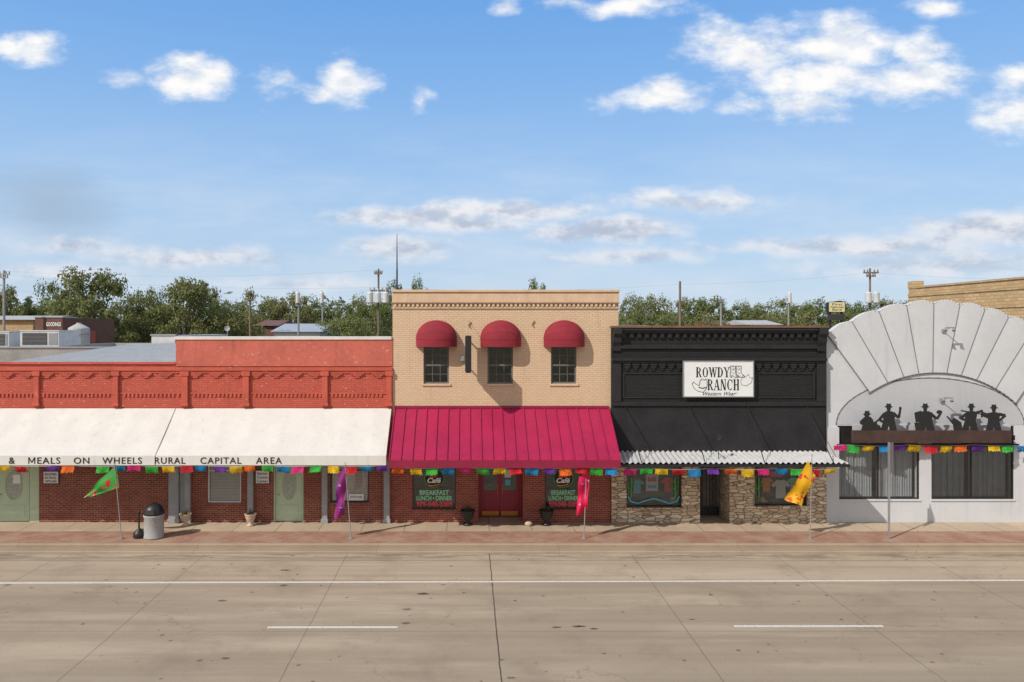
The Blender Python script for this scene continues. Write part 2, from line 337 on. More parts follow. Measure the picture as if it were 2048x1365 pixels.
# ---------------------------------------------------------------- geometry helpers
class MB:
    def __init__(s): s.v=[]; s.f=[]
    def add(s,vs,fs):
        o=len(s.v); s.v+=[tuple(v) for v in vs]; s.f+=[tuple(i+o for i in f) for f in fs]; return s
    def box(s,x0,x1,y0,y1,z0,z1):
        if x0>x1:x0,x1=x1,x0
        if y0>y1:y0,y1=y1,y0
        if z0>z1:z0,z1=z1,z0
        return s.add([(x0,y0,z0),(x1,y0,z0),(x1,y1,z0),(x0,y1,z0),(x0,y0,z1),(x1,y0,z1),(x1,y1,z1),(x0,y1,z1)],
              [(0,3,2,1),(4,5,6,7),(0,1,5,4),(1,2,6,5),(2,3,7,6),(3,0,4,7)])
    def prism(s,pts,y0,y1):
        n=len(pts); vs=[(p[0],y0,p[1]) for p in pts]+[(p[0],y1,p[1]) for p in pts]
        fs=[tuple(range(n)),tuple(range(2*n-1,n-1,-1))]+[(i,i+n,(i+1)%n+n,(i+1)%n) for i in range(n)]
        return s.add(vs,fs)
    def xprism(s,pts,x0,x1):
        n=len(pts); vs=[(x0,p[0],p[1]) for p in pts]+[(x1,p[0],p[1]) for p in pts]
        fs=[tuple(range(n)),tuple(range(2*n-1,n-1,-1))]+[(i,i+n,(i+1)%n+n,(i+1)%n) for i in range(n)]
        return s.add(vs,fs)
    def cyl(s,p0,p1,r0,r1=None,n=8,caps=True):
        if r1 is None:r1=r0
        p0=Vector(p0);p1=Vector(p1);d=(p1-p0).normalized()
        a=d.orthogonal().normalized();b=d.cross(a)
        vs=[]
        for p,r in((p0,r0),(p1,r1)):
            for i in range(n):
                t=2*math.pi*i/n; vs.append(p+a*math.cos(t)*r+b*math.sin(t)*r)
        fs=[(i,(i+1)%n,(i+1)%n+n,i+n) for i in range(n)]
        if caps: fs+=[tuple(range(n-1,-1,-1)),tuple(range(n,2*n))]
        return s.add(vs,fs)
    def tube(s,pts,r,n=6):
        for a,b in zip(pts[:-1],pts[1:]): s.cyl(a,b,r,r,n)
        return s
    def lathe(s,cx,cy,prof,n=20):
        vs=[];fs=[]
        for r,z in prof:
            for i in range(n):
                t=2*math.pi*i/n; vs.append((cx+r*math.cos(t),cy+r*math.sin(t),z))
        for k in range(len(prof)-1):
            for i in range(n):
                j=(i+1)%n; fs.append((k*n+i,k*n+j,(k+1)*n+j,(k+1)*n+i))
        fs.append(tuple(range(n-1,-1,-1))); fs.append(tuple(range((len(prof)-1)*n,len(prof)*n)))
        return s.add(vs,fs)
    def grid(s,fn,nu,nv):
        vs=[fn(i/nu,j/nv) for j in range(nv+1) for i in range(nu+1)]
        fs=[(j*(nu+1)+i,j*(nu+1)+i+1,(j+1)*(nu+1)+i+1,(j+1)*(nu+1)+i) for j in range(nv) for i in range(nu)]
        return s.add(vs,fs)
    def wall(s,x0,x1,z0,z1,y0,y1,ops=()):
        xs=sorted({x0,x1}|{min(max(o[k],x0),x1) for o in ops for k in(0,1)})
        zs=sorted({z0,z1}|{min(max(o[k],z0),z1) for o in ops for k in(2,3)})
        def solid(i,j):
            if i<0 or j<0 or i>=len(xs)-1 or j>=len(zs)-1: return False
            cx=(xs[i]+xs[i+1])/2; cz=(zs[j]+zs[j+1])/2
            return not any(o[0]<cx<o[1] and o[2]<cz<o[3] for o in ops)
        for i in range(len(xs)-1):
            for j in range(len(zs)-1):
                if not solid(i,j): continue
                a,b,c,d=xs[i],xs[i+1],zs[j],zs[j+1]
                s.add([(a,y0,c),(b,y0,c),(b,y0,d),(a,y0,d)],[(0,1,2,3)])
                s.add([(a,y1,c),(b,y1,c),(b,y1,d),(a,y1,d)],[(3,2,1,0)])
                if not solid(i-1,j): s.add([(a,y0,c),(a,y0,d),(a,y1,d),(a,y1,c)],[(0,1,2,3)])
                if not solid(i+1,j): s.add([(b,y0,c),(b,y1,c),(b,y1,d),(b,y0,d)],[(0,1,2,3)])
                if not solid(i,j-1): s.add([(a,y0,c),(a,y1,c),(b,y1,c),(b,y0,c)],[(0,1,2,3)])
                if not solid(i,j+1): s.add([(a,y0,d),(b,y0,d),(b,y1,d),(a,y1,d)],[(0,1,2,3)])
        return s
    def obj(s,name,mat,parent=None,smooth=False,label=None,bevel=0.0):
        me=bpy.data.meshes.new(name); me.from_pydata(s.v,[],s.f)
        bm=bmesh.new(); bm.from_mesh(me); bmesh.ops.recalc_face_normals(bm,faces=bm.faces); bm.to_mesh(me); bm.free()
        me.materials.append(mat if not isinstance(mat,str) else M[mat])
        if smooth:
            for p in me.polygons: p.use_smooth=True
        o=bpy.data.objects.new(name,me); col.objects.link(o)
        if parent is not None: setp(o,parent)
        if label: o['label']=label
        if bevel:
            b=o.modifiers.new('bevel','BEVEL'); b.width=bevel; b.segments=1; b.limit_method='ANGLE'
        return o
WM={}
def setp(o,parent):
    o.parent=parent
    o.matrix_parent_inverse=WM.get(parent.name,Matrix.Identity(4)).inverted()
def thing(name,label,cat,loc=(0,0,0),group=None):
    e=bpy.data.objects.new(name,None); e.location=loc; e.empty_display_size=0.3
    col.objects.link(e); WM[e.name]=Matrix.Translation(loc)
    e['label']=label; e['category']=cat
    if group: e['group']=group
    return e
def top(o,label,cat,group=None):
    o['label']=label; o['category']=cat
    if group:o['group']=group
    return o
def struct(o): o['kind']='structure'; return o
def text(s,x0,x1,z0,z1,Y,mat,parent,name='lettering',ext=0.004,off=0.0,shear=0.0,label=None,space=1.0):
    cu=bpy.data.curves.new('txt','FONT'); cu.body=s; cu.extrude=0.02; cu.offset=off; cu.shear=shear; cu.resolution_u=3; cu.space_character=space
    o=bpy.data.objects.new('txt',cu); col.objects.link(o)
    bpy.context.view_layer.update()
    me=bpy.data.meshes.new_from_object(o.evaluated_get(bpy.context.evaluated_depsgraph_get()))
    bpy.data.objects.remove(o)
    xs=[v.co.x for v in me.vertices]; ys=[v.co.y for v in me.vertices]
    a,b,c,d=min(xs),max(xs),min(ys),max(ys)
    for v in me.vertices:
        x,y,z=v.co
        v.co=(x0+(x-a)/(b-a)*(x1-x0), Y-(ext if z>0 else 0), z0+(y-c)/(d-c)*(z1-z0))
    me.materials.clear(); me.materials.append(M[mat] if isinstance(mat,str) else mat)
    ob=bpy.data.objects.new(name,me); col.objects.link(ob); setp(ob,parent)
    if label: ob['label']=label
    return ob
def window(parent,x0,x1,z0,z1,Y,fm='dark_frame',fw=0.05,mx=(),mz=(),name='window',depth=0.06,mw=0.035):
    p=MB().add([(x0+fw,Y+depth*0.5,z0+fw),(x1-fw,Y+depth*0.5,z0+fw),(x1-fw,Y+depth*0.5,z1-fw),(x0+fw,Y+depth*0.5,z1-fw)],[(0,1,2,3)]).obj(name,'glass',parent)
    f=MB(); f.wall(x0,x1,z0,z1,Y,Y+depth,[(x0+fw,x1-fw,z0+fw,z1-fw)])
    for x in mx: f.box(x-mw/2,x+mw/2,Y+0.008,Y+depth-0.008,z0+fw+0.001,z1-fw-0.001)
    for z in mz: f.box(x0+fw+0.001,x1-fw-0.001,Y+0.012,Y+depth-0.012,z-mw/2,z+mw/2)
    f.obj('frame',fm,p)
    return p
def curtain(parent,x0,x1,z0,z1,Y,mat='curtain',waves=10,amp=0.04,name='curtain'):
    ph=random.random()*6
    return MB().grid(lambda u,v:(x0+(x1-x0)*u,Y+amp*math.sin(u*waves*2*math.pi+ph)*(0.6+0.4*math.sin(u*17+ph)),z0+(z1-z0)*v),waves*8,1).obj(name,mat,parent,True)
def shell(parent,x0,x1,zr,yb,side='tar',wallmat='red_trim',y0=0.30,parts=True):
    m=MB(); m.box(x0,x0+0.25,y0,yb,0,zr+0.25); m.box(x1-0.25,x1,y0,yb,0,zr+0.25); m.box(x0+0.25,x1-0.25,yb-0.25,yb,0,zr+0.25)
    m.obj('side_wall',wallmat,parent)
    MB().box(x0+0.251,x1-0.251,y0,yb-0.251,zr-0.2,zr).obj('roof',side,parent)
    MB().box(x0+0.252,x1-0.252,2.6,2.75,0,zr-0.21).obj('partition_wall','interior',parent)

# ---------------------------------------------------------------- ground, road, pavement
RZ=-0.20
def sheet(name,mat,x0,x1,y0,y1,z,n=1):
    o=MB().add([(x0,y0,z),(x1,y0,z),(x1,y1,z),(x0,y1,z)],[(0,1,2,3)]).obj(name,mat); return struct(o)
sheet('ground','ground',-900,900,-300,1500,-0.26)
sheet('road','road',-90,90,-40,-3.25,RZ)
sw=MB().box(-90,90,-1.24,3.5,-0.25,0.0).obj('pavement','walk'); struct(sw)
pv=MB().box(-90,90,-2.64,-1.244,-0.25,-0.003).obj('paver_strip','paver'); struct(pv)
kb=MB(); kb.box(-90,90,-2.80,-2.644,-0.25,-0.001); kb.box(-90,90,-3.25,-2.804,-0.25,-0.115)
struct(kb.obj('kerb','kerb',bevel=0.03))
def ytilt(x): return -5.97+0.008*x
m=MB().add([(-90,ytilt(-90)-0.06,RZ+0.004),(90,ytilt(90)-0.06,RZ+0.004),(90,ytilt(90)+0.06,RZ+0.004),(-90,ytilt(-90)+0.06,RZ+0.004)],[(0,1,2,3)])
struct(m.obj('road_edge_line','line'))
for i in range(-3,5):
    d0=18.7; xa=(535-936)*d0/F+i*11.56; 
    yy=-9.28+0.006*xa; L_=3.22 if i<1 else 3.70
    o=MB().add([(xa,yy-0.06,RZ+0.004),(xa+L_,yy-0.05,RZ+0.004),(xa+L_,yy+0.06,RZ+0.004),(xa,yy+0.05,RZ+0.004)],[(0,1,2,3)]).obj('lane_marking','line'); struct(o)

# ---------------------------------------------------------------- red brick buildings with white awning
AW_P=1.85
def slope_awning(parent,x0,x1,ztop,zval,zbot,P,mat,seam=1.12,sag=0.022):
    def fn(u,v):
        x=x0+(x1-x0)*u; s=math.sin(math.pi*((x/seam)%1.0)); 
        return (x,-0.03-(P-0.03)*v, ztop+(zval-ztop)*v-sag*s*math.sin(math.pi*min(1,v*0.98+0.02))**.7)
    n=int((x1-x0)/seam*8)
    a=MB().grid(fn,n,8).obj('awning',mat,parent)
    MB().grid(lambda u,v:(x0+(x1-x0)*u,-P-0.004-0.008*abs(math.sin(((x0+(x1-x0)*u)/seam)*math.pi))*v,zval+(zbot-zval)*v),n,2).obj('valance',mat,a)
    for x in(x0+0.004,x1-0.004): 
        e=MB(); e.add([(x,-0.03,ztop-0.01),(x,-P,zval-0.004),(x,-P,zbot+0.02),(x,-0.03,zbot+0.02)],[(0,1,2,3)]); e.obj('awning_end',mat,a)
    fr=MB()
    k=math.ceil(x0/seam)
    while k*seam<x1:
        x=k*seam; fr.cyl((x,-0.05,ztop-0.03),(x,-P+0.03,zval-0.03),0.012,n=6); fr.cyl((x,-0.05,zbot+0.15),(x,-P+0.03,zbot+0.1),0.014,n=6); k+=1
    fr.cyl((x0+0.02,-P+0.03,zbot+0.1),(x1-0.02,-P+0.03,zbot+0.1),0.014,n=6)
    fr.obj('awning_frame','steel',a)
    return a
ZT=sz(817); ZV=sz(912,-AW_P); ZB=sz(931,-AW_P)
def red_upper(parent,x0,x1,ztop,pil,bare=False):
    zs=3.0
    MB().wall(x0,x1,zs,ztop,0,0.30).obj('wall','red_brick',parent)
    t=MB()
    t.box(x0,x1,-0.075,-0.002,sz(742),sz(735)); t.box(x0,x1,-0.035,-0.003,sz(747),sz(742.3))
    for a,b in pil:
        a=sx(a);b=sx(b)
        t.box(a,b,-0.10,-0.004,sz(815),sz(747.5)); t.box(a-0.05,b+0.05,-0.13,-0.005,sz(752),sz(742.8))
        t.box(a-0.03,b+0.03,-0.15,-0.006,sz(812),sz(806))
    t.obj('cornice_band','red_trim',parent,bevel=0.006)
    c=MB()
    edges=[x0]+[(sx(a)+sx(b))/2 for a,b in pil]+[x1]
    for a,b in zip(edges[:-1],edges[1:]):
        if b-a<0.8: continue
        n=max(1,round((b-a)/0.74)); 
        for i in range(n):
            cx=a+(b-a)*(i+0.5)/n
            for w,za,zb,dp in((0.24,747.2,749.5,0.075),(0.16,749.6,752.5,0.06),(0.09,752.6,756,0.045)):
                c.box(cx-w,cx+w,-dp,-0.002,sz(zb),sz(za))
    c.obj('corbel_course','red_trim',parent)
    dd=MB(); x=x0+0.05
    while x<x1-0.1:
        if not any(sx(a)-0.09<x+0.03<sx(b)+0.09 for a,b in pil): dd.box(x,x+0.075,-0.04,-0.002,sz(794),sz(788)); 
        x+=0.15
    dd.box(x0,x1,-0.03,-0.0015,sz(788.1),sz(785.5))
    dd.obj('dentil_course','red_trim',parent)
M['dim_glass']=plain('frosted_door_glass',(160,166,154),0.2,0.3,14)
def entry_door(parent,x0,x1,Y,zt,mat,oval=True):
    d=MB().box(x0,x1,Y,Y+0.045,0.02,zt)
    pw=(x1-x0)
    d.box(x0+pw*0.14,x1-pw*0.14,Y-0.012,Y-0.001,0.18,0.62)
    for a,b in((x0,x0+0.05),(x1-0.05,x1)): d.box(a,b,Y-0.02,Y-0.001,0.03,zt)
    o=d.obj('door',mat,parent,bevel=0.006)
    g=MB()
    cx=(x0+x1)/2; cz=1.35
    g.prism([(cx+pw*0.24*math.cos(t*math.pi/12),cz+0.52*math.sin(t*math.pi/12)) for t in range(24)],Y-0.014,Y-0.003)
    g.obj('glass','dim_glass',o)
    r=MB(); r.tube([(cx+pw*0.25*math.cos(t*math.pi/12),Y-0.02,cz+0.54*math.sin(t*math.pi/12)) for t in range(25)],0.018,6); r.obj('glass_surround',mat,o)
    h=MB(); h.cyl((x0+0.12,Y-0.001,1.02),(x0+0.12,Y-0.07,1.02),0.015); h.lathe(x0+0.12,Y-0.08,[(0.005,0.99),(0.03,1.0),(0.035,1.02),(0.03,1.04),(0.005,1.05)],10)
    h.obj('handle','brass',o)
    return o

bx0=sx(-160); bx1=sx(352)
A=thing('shop_building','single-storey red painted brick shop with corbelled cornice','building',(bx0,0,0))
red_upper(A,bx0,bx1,sz(729),[(-90,-80),(70,80),(228,238)])
MB().box(bx0,bx1,-0.05,0.33,sz(729)+0.002,sz(725)).obj('coping','red_trim',A)
lo=[(sx(-30),sx(78),0,2.75)]
MB().wall(bx0,bx1-0.02,0,2.997,0,0.30,lo).obj('storefront_wall','low_brick',A)
fr=MB()
fr.box(sx(58),sx(78),0.04,0.14,0,2.75); fr.box(sx(-30),sx(-8),0.04,0.14,0,2.75); fr.box(sx(-8),sx(58),0.05,0.13,2.22,2.75)
fr.obj('door_frame','green_door',A)
dA=entry_door(A,sx(-7),sx(57),0.07,2.2,'green_door')
MB().box(sx(25),sx(40),0.03,0.034,sz(968),sz(950)).obj('paper_notice','white',A)
slope_awning(A,bx0,sx(351),ZT,ZV,ZB,AW_P,'canvas')
awA=[o for o in A.children if o.name.startswith('awning')][0]
def rf(u,v):
    x=bx0+(bx1-bx0)*u; return (x,0.31+18*v,5.45+0.78*v+0.03*(1 if int(u*120)%4==0 else 0))
MB().grid(rf,120,1).obj('roof','galv_roof',A)
m=MB(); m.box(bx0,bx0+0.25,0.31,18.3,0,5.4); m.box(bx1-0.25,bx1-0.003,0.31,18.3,0,5.4); m.box(bx0+.25,bx1-.26,18.0,18.3,0,6.15); m.obj('side_wall','red_trim',A)
MB().box(bx0+0.26,bx1-0.27,2.6,2.75,0,5.2).obj('partition_wall','interior',A)

cx0=sx(352)+0.002; cx1=sx(785)
B=thing('shop_building','red painted brick shop with raised smooth parapet','building',(cx0,0,0))
red_upper(B,cx0,cx1,sz(733),[(365,377),(487,499),(645,656),(774,784)])
MB().box(cx0,cx1,-0.03,0.33,sz(733)+0.002,sz(680)).obj('parapet','red_stucco',B)
MB().box(cx0-0.04,cx1-0.03,-0.07,0.38,sz(680)+0.002,sz(673.5)).obj('coping','coping_white',B,bevel=0.01)
lo=[(sx(415),sx(482),sz(1006),2.75),(sx(547),sx(607),0,2.75),(sx(660),sx(738),sz(1006),2.75)]
MB().wall(cx0,cx1,0,2.997,0,0.30,lo).obj('storefront_wall','low_brick',B)
for a,b in((340,360),(372,383),(497,508),(645,656),(768,780)):
    MB().box(sx(a),sx(b),-0.16,-0.003,0,2.95).box(sx(a)-0.03,sx(b)+0.03,-0.19,-0.004,0.001,0.16).obj('pilaster','grey_post',B,bevel=0.008)
MB().box(sx(360)+0.01,sx(372)-0.01,-0.06,-0.003,0,2.95).obj('infill_panel','grey_post',B)
for a,b,fm in((415,482,'white'),(660,738,'dark_frame')):
    w=window(B,sx(a),sx(b),sz(1006),2.75,0.06,fm,0.05,mz=(1.9,))
    bl=MB(); z=sz(1006)+0.06
    while z<2.7: bl.box(sx(a)+0.06,sx(b)-0.06,0.15,0.165,z,z+0.045); z+=0.055
    bl.obj('window_blind','blind',w)
    MB().box(sx(a)-0.04,sx(b)+0.04,-0.05,0.05,sz(1006)-0.06,sz(1006)-0.002).obj('sill','low_brick',w)
m=MB().box(sx(697),sx(727),0.045,0.05,sz(1002),sz(989)).obj('window_notice','white',B)
text('OFFICE HOURS',sx(700),sx(724),sz(997),sz(993),0.043,'t_dark',m)
f=MB(); f.box(sx(547),sx(550),0.03,0.16,0,2.75); f.box(sx(604),sx(607),0.03,0.16,0,2.75); f.box(sx(550),sx(604),0.04,0.15,2.25,2.75); f.obj('door_frame','green_door',B)
entry_door(B,sx(550.5),sx(603.5),0.08,2.24,'green_door')
slope_awning(B,sx(352.6),sx(783),ZT,ZV,ZB,AW_P,'canvas')
awB=[o for o in B.children if o.name.startswith('awning')][0]
Yt=-AW_P-0.016
def ax_(x): return sx(x,-AW_P)
def az_(y): return sz(y,-AW_P)
for w,a,b,par in(('&',18,30,awA),('EALS',75,121,awA),('ON',148,179,awA),('WHEELS',205,284,awA),('RURAL',310,371,awA),('CAPITAL',401,483,awB),('AREA',512,564,awB)):
    text(w,ax_(a),ax_(b),az_(928.0),az_(915.0),Yt,'navy_text',par,off=0.006,space=1.15)
# the capital M is built stroke by stroke
mm_=MB()
def bar(m,x0,y0,x1,y1,w,k):
    L=math.hypot(x1-x0,y1-y0); nx=-(y1-y0)/L*w/2; ny=(x1-x0)/L*w/2
    m.prism([(ax_(x0+nx),az_(y0+ny)),(ax_(x1+nx),az_(y1+ny)),(ax_(x1-nx),az_(y1-ny)),(ax_(x0-nx),az_(y0-ny))],Yt-.004-.0004*k,Yt)
for k,(a,b,c,d) in enumerate(((58,928,58,915),(58.3,915.2,63.8,925.5),(63.8,925.5,69.4,915.2),(69.7,915,69.7,928))): bar(mm_,a,b,c,d,1.7,k)
mm_.obj('lettering','navy_text',awA)
shell(B,cx0,cx1,5.7,19.0,'galv_roof','red_trim')
def plaque(x0,x1,y0,y1,lines,label,parent_col='dark_frame',tc='t_dark'):
    p=thing('wall_sign',label,'sign',(sx((x0+x1)/2),-0.03,sz(y1)))
    MB().box(sx(x0),sx(x1),-0.04,-0.004,sz(y1),sz(y0)).obj('sign_frame',parent_col,p,bevel=0.004)
    b=MB().box(sx(x0+1.5),sx(x1-1.5),-0.048,-0.0405,sz(y1-1.5),sz(y0+1.5)).obj('sign_board','white',p)
    n=len(lines); hh=(y1-y0-5)/n
    for i,s in enumerate(lines):
        a=x0+4;bq=x1-4
        text(s,sx(a),sx(bq),sz(y0+3+hh*(i+0.85)),sz(y0+3+hh*(i+0.15)),-0.0485,tc,b,off=.01)
    return p
plaque(87,119,942,968,['MEALS ON WHEELS','RURAL','CAPITAL AREA'],'small framed white wall plaque beside the green door')
plaque(511,540,940,968,['Senior','Citizen','Center'],'square white plaque reading Senior Citizen Center on brick wall',tc='navy_text')

# ---------------------------------------------------------------- beige two storey cafe
ex0=sx(785)+0.003; ex1=sx(1237); EZ=sz(580)
C=thing('cafe_building','two-storey beige painted brick cafe with red awnings','building',((ex0+ex1)/2,0,0))
ups=[(sx(a),sx(b),sz(768),sz(690)) for a,b in((847,898),(975,1026),(1102,1153))]
MB().wall(ex0,ex1,3.0,EZ-0.02,0,0.30,ups).obj('wall','beige_brick',C)
t=MB(); t.box(ex0-0.03,ex1+0.03,-0.10,0.33,sz(585),sz(580)); t.box(ex0-0.01,ex1+0.01,-0.05,-0.002,sz(603),sz(585.3)); t.box(ex0-0.02,ex1+0.02,-0.09,-0.003,sz(606),sz(603.2)); t.box(ex0,ex1,-0.05,-0.0015,sz(618),sz(614.5))
t.obj('cornice','beige',C,bevel=0.008)
MB().box(ex0-0.025,ex1+0.025,-0.096,-0.003,sz(607.6),sz(606.1)).obj('cornice_edge','rust_line',C)
d=MB(); x=ex0+0.06
while x<ex1-0.1: d.box(x,x+0.085,-0.075,-0.002,sz(614),sz(608)); x+=0.165
d.obj('dentil_course','beige',C)
lowC=[(sx(825),sx(912),sz(1019),2.9),(sx(957),sx(1046),0,2.9),(sx(1090),sx(1164),sz(1019),2.9)]
MB().wall(sx(780),sx(1221),0,2.997,-0.002,0.298,lowC).obj('storefront_wall','cafe_brick',C)
for a,b in((847,898),(975,1026),(1102,1153)):
    x0=sx(a);x1=sx(b)
    w=window(C,x0,x1,sz(768),sz(690),0.08,'grey_frame',0.06,mx=(x0+(x1-x0)*0.35,x0+(x1-x0)*0.65),mz=(sz(731),sz(712),sz(749)),mw=0.018)
    MB().box(x0+.05,x1-.05,.075,.15,sz(731)-.03,sz(731)+.03).obj('meeting_rail','grey_frame',w)
    MB().box(x0-0.06,x1+0.06,-0.05,0.078,sz(768)-0.07,sz(768)-0.002).obj('sill','beige',w)
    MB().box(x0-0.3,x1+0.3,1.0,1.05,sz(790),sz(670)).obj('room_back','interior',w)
for cxp in(873,1001.5,1128):
    cx=sx(cxp); rx=0.755; zs_=sz(679); h=sz(641)-zs_; P=0.58
    g=MB()
    g.grid(lambda u,v:(cx-rx*math.cos(u*math.pi),-0.01-P*math.sin(u*math.pi)**.8*math.sin(v*math.pi/2),zs_+h*math.sin(u*math.pi)**0.9*math.cos(v*math.pi/2)),28,12)
    o=g.obj('dome_awning','dome',C,True)
    MB().grid(lambda u,v:(cx-rx*math.cos(u*math.pi),-0.012-P*math.sin(u*math.pi)**.8,zs_-v*0.27),28,1).obj('valance','dome',o)
    r=MB(); r.tube([(cx-(rx+.002)*math.cos(u/28*math.pi),-0.012-(P+.002)*math.sin(u/28*math.pi)**.8,zs_) for u in range(29)],0.007,5)
    for k in(1,2,3):
        bb=k/4*math.pi/2
        r.tube([(cx-(rx+.001)*math.cos(u/20*math.pi),-0.01-(P+.001)*math.sin(u/20*math.pi)**.8*math.sin(bb),zs_+(h+.001)*math.sin(u/20*math.pi)**0.9*math.cos(bb)) for u in range(21)],0.006,4)
    r.obj('awning_seam','dome',o)
for xp,yp in((938,650),(1065,648)):
    m=MB(); X=sx(xp);Z=sz(yp)
    m.tube([(X+0.06*math.cos(t*0.5)*(1-t*0.04)+0.02*t*0.3,-0.03,Z+0.11-0.024*t) for t in range(10)],0.02,6)
    m.obj('wall_anchor','rust_line',C)
CP=2.3; za=sz(817); zf=sz(922,-CP); zb=sz(936,-CP); ax0=sx(790); ax1=sx(1217)
fx0=sx(778,-CP); fx1=sx(1241,-CP)
m=MB(); m.add([(ax0,-0.03,za),(ax1,-0.03,za),(fx1,-CP,zf),(fx0,-CP,zf)],[(0,1,2,3)]).add([(ax0,-0.03,za-0.04),(ax1,-0.03,za-0.04),(fx1,-CP,zf-0.04),(fx0,-CP,zf-0.04)],[(0,1,2,3)])
aw=m.obj('awning','crimson',C)
sm=MB(); n=20
for i in range(n+1):
    t=i/n; xa=ax0+(ax1-ax0)*t; xb=fx0+(fx1-fx0)*t; w=0.016
    sm.add([(xa-w,-0.03,za),(xa+w,-0.03,za),(xa+w,-0.03,za+0.05),(xa-w,-0.03,za+0.05),(xb-w,-CP-0.01,zf),(xb+w,-CP-0.01,zf),(xb+w,-CP-0.01,zf+0.045),(xb-w,-CP-0.01,zf+0.045)],[(0,1,2,3),(4,7,6,5),(0,3,7,4),(1,5,6,2),(3,2,6,7),(0,4,5,1)])
sm.obj('standing_seam','crimson',aw)
f=MB(); f.box(fx0,fx1,-CP-0.05,-CP-0.012,zb,zf+0.02)
f.add([(ax0,-0.02,za-0.02),(fx0,-CP,zf-0.02),(fx0,-CP,zb),(ax0-0.1,-0.02,zb)],[(0,1,2,3)]).add([(ax1,-0.02,za-0.02),(fx1,-CP,zf-0.02),(fx1,-CP,zb),(ax1+0.1,-0.02,zb)],[(0,1,2,3)])
f.obj('fascia','crimson_dark',aw)
MB().box(ax0,ax1,-0.06,-0.004,za+0.003,za+0.09).obj('flashing','crimson_dark',aw)
for a,b in((825,912),(1090,1164)):
    x0,x1=sx(a),sx(b)
    w=window(C,x0,x1,sz(1019),2.9,0.05,'dark_frame',0.045)
    MB().box(x0-0.03,x1+0.03,-0.05,0.045,sz(1019)-0.07,sz(1019)-0.003).obj('sill','cafe_brick',w)
    c0=(a+b)/2; hw=(b-a)/2-6
    text('BREAKFAST',sx(c0-hw*0.78),sx(c0+hw*0.78),sz(991),sz(981),0.045,'t_green',w,off=0.02)
    text('LUNCH \u2022 DINNER',sx(c0-hw*0.95),sx(c0+hw*0.95),sz(1002),sz(992.5),0.045,'t_green',w,off=0.02)
    text('979-540-3389',sx(c0-hw*0.95),sx(c0+hw*0.95),sz(1014),sz(1003.5),0.045,'t_red',w,off=0.02)
    # round cafe emblem: dark disc, green ring, red letters, white script and a chilli
    dsc=lambda R,y0,y1:MB().prism([(sx(c0)+R*math.cos(t*math.pi/16),sz(957)+R*.95*math.sin(t*math.pi/16)) for t in range(32)],y0,y1)
    e_=dsc(.37,.046,.05).obj('emblem_disc','navy_text',w)
    r=MB(); r.tube([(sx(c0)+0.36*math.cos(t*math.pi/14),0.04,sz(957)+0.34*math.sin(t*math.pi/14)) for t in range(29)],0.018,5); r.obj('emblem_ring','cactus',w)
    text('RT',sx(c0-9),sx(c0+7),sz(956),sz(944),0.044,'t_red',w,off=0.05)
    text('Caf\u00e9',sx(c0-14),sx(c0+14),sz(967),sz(956.5),0.042,'t_white',w,off=0.03,shear=0.3)
    r=MB(); r.tube([(sx(c0)-0.22+0.05*t,0.036,sz(971)-0.012*t+0.002*t*t) for t in range(9)],0.022,6); r.obj('chilli_emblem','t_orange',w)
    m=MB().box(x0+0.1,x1-0.1,1.1,1.2,0.0,0.95).box(x0+0.3,x1-0.3,0.9,1.3,0.95,1.0); m.obj('counter','interior',w)
rx0=sx(957);rx1=sx(1046); RY=0.75
m=MB(); m.box(rx0-0.15,rx0-0.002,0.30,RY+0.1,0,2.95); m.box(rx1+0.002,rx1+0.15,0.30,RY+0.1,0,2.95); m.obj('entry_return','cafe_brick',C)
MB().box(rx0,rx1,0.3,RY+0.1,2.72,2.9).obj('entry_ceiling','interior',C)
fr=MB(); fr.box(rx0,rx0+0.10,RY,RY+0.1,0,2.72); fr.box(rx1-0.10,rx1,RY,RY+0.1,0,2.72); fr.box(rx0+.1,rx1-.1,RY,RY+0.1,2.2,2.3); fr.box(rx0+.1,rx1-.1,RY,RY+0.1,2.64,2.72)
fr.obj('door_frame','door_red',C)
MB().add([(rx0+.1,RY+.05,2.3),(rx1-.1,RY+.05,2.3),(rx1-.1,RY+.05,2.64),(rx0+.1,RY+.05,2.64)],[(0,1,2,3)]).obj('transom_window','glass',C)
mid=(rx0+rx1)/2
for a,b,hx in((rx0+.105,mid-.006,mid-.09),(mid+.006,rx1-.105,mid+.09)):
    m=MB(); m.wall(a,b,0.02,2.19,RY+.02,RY+.07,[(a+.11,b-.11,1.0,2.02)]); m.box(a+.12,b-.12,RY+.005,RY+.019,0.30,0.85)
    dd=m.obj('door','door_red',C,bevel=0.004)
    MB().add([(a+.1,RY+.045,0.99),(b-.1,RY+.045,0.99),(b-.1,RY+.045,2.03),(a+.1,RY+.045,2.03)],[(0,1,2,3)]).obj('glass','glass',dd)
    MB().cyl((hx,RY-.03,.9),(hx,RY-.03,1.25),.012).cyl((hx,RY-.03,.93),(hx,RY+.02,.93),.008).cyl((hx,RY-.03,1.22),(hx,RY+.02,1.22),.008).obj('handle','brass',dd)
    MB().box(a+.04,b-.04,RY+.006,RY+.018,0.06,0.22).obj('kick_plate','brass',dd)
MB().box(mid+.18,mid+.42,RY+.03,RY+.035,1.5,1.8).obj('door_notice','white',C)
MB().box(mid+.2,mid+.4,RY+.03,RY+.035,1.2,1.42).obj('door_notice','teal',C)
m=MB(); m.box(ex0,ex0+0.25,0.30,16,0,EZ-0.3); m.box(ex1-0.25,ex1,0.30,16,0,EZ-0.3); m.box(ex0+.25,ex1-.25,15.7,16,0,EZ-0.4); m.obj('side_wall','beige_brick',C)
MB().box(ex0+.251,ex1-.251,0.301,15.69,EZ-0.9,EZ-0.6).obj('roof','tar',C)
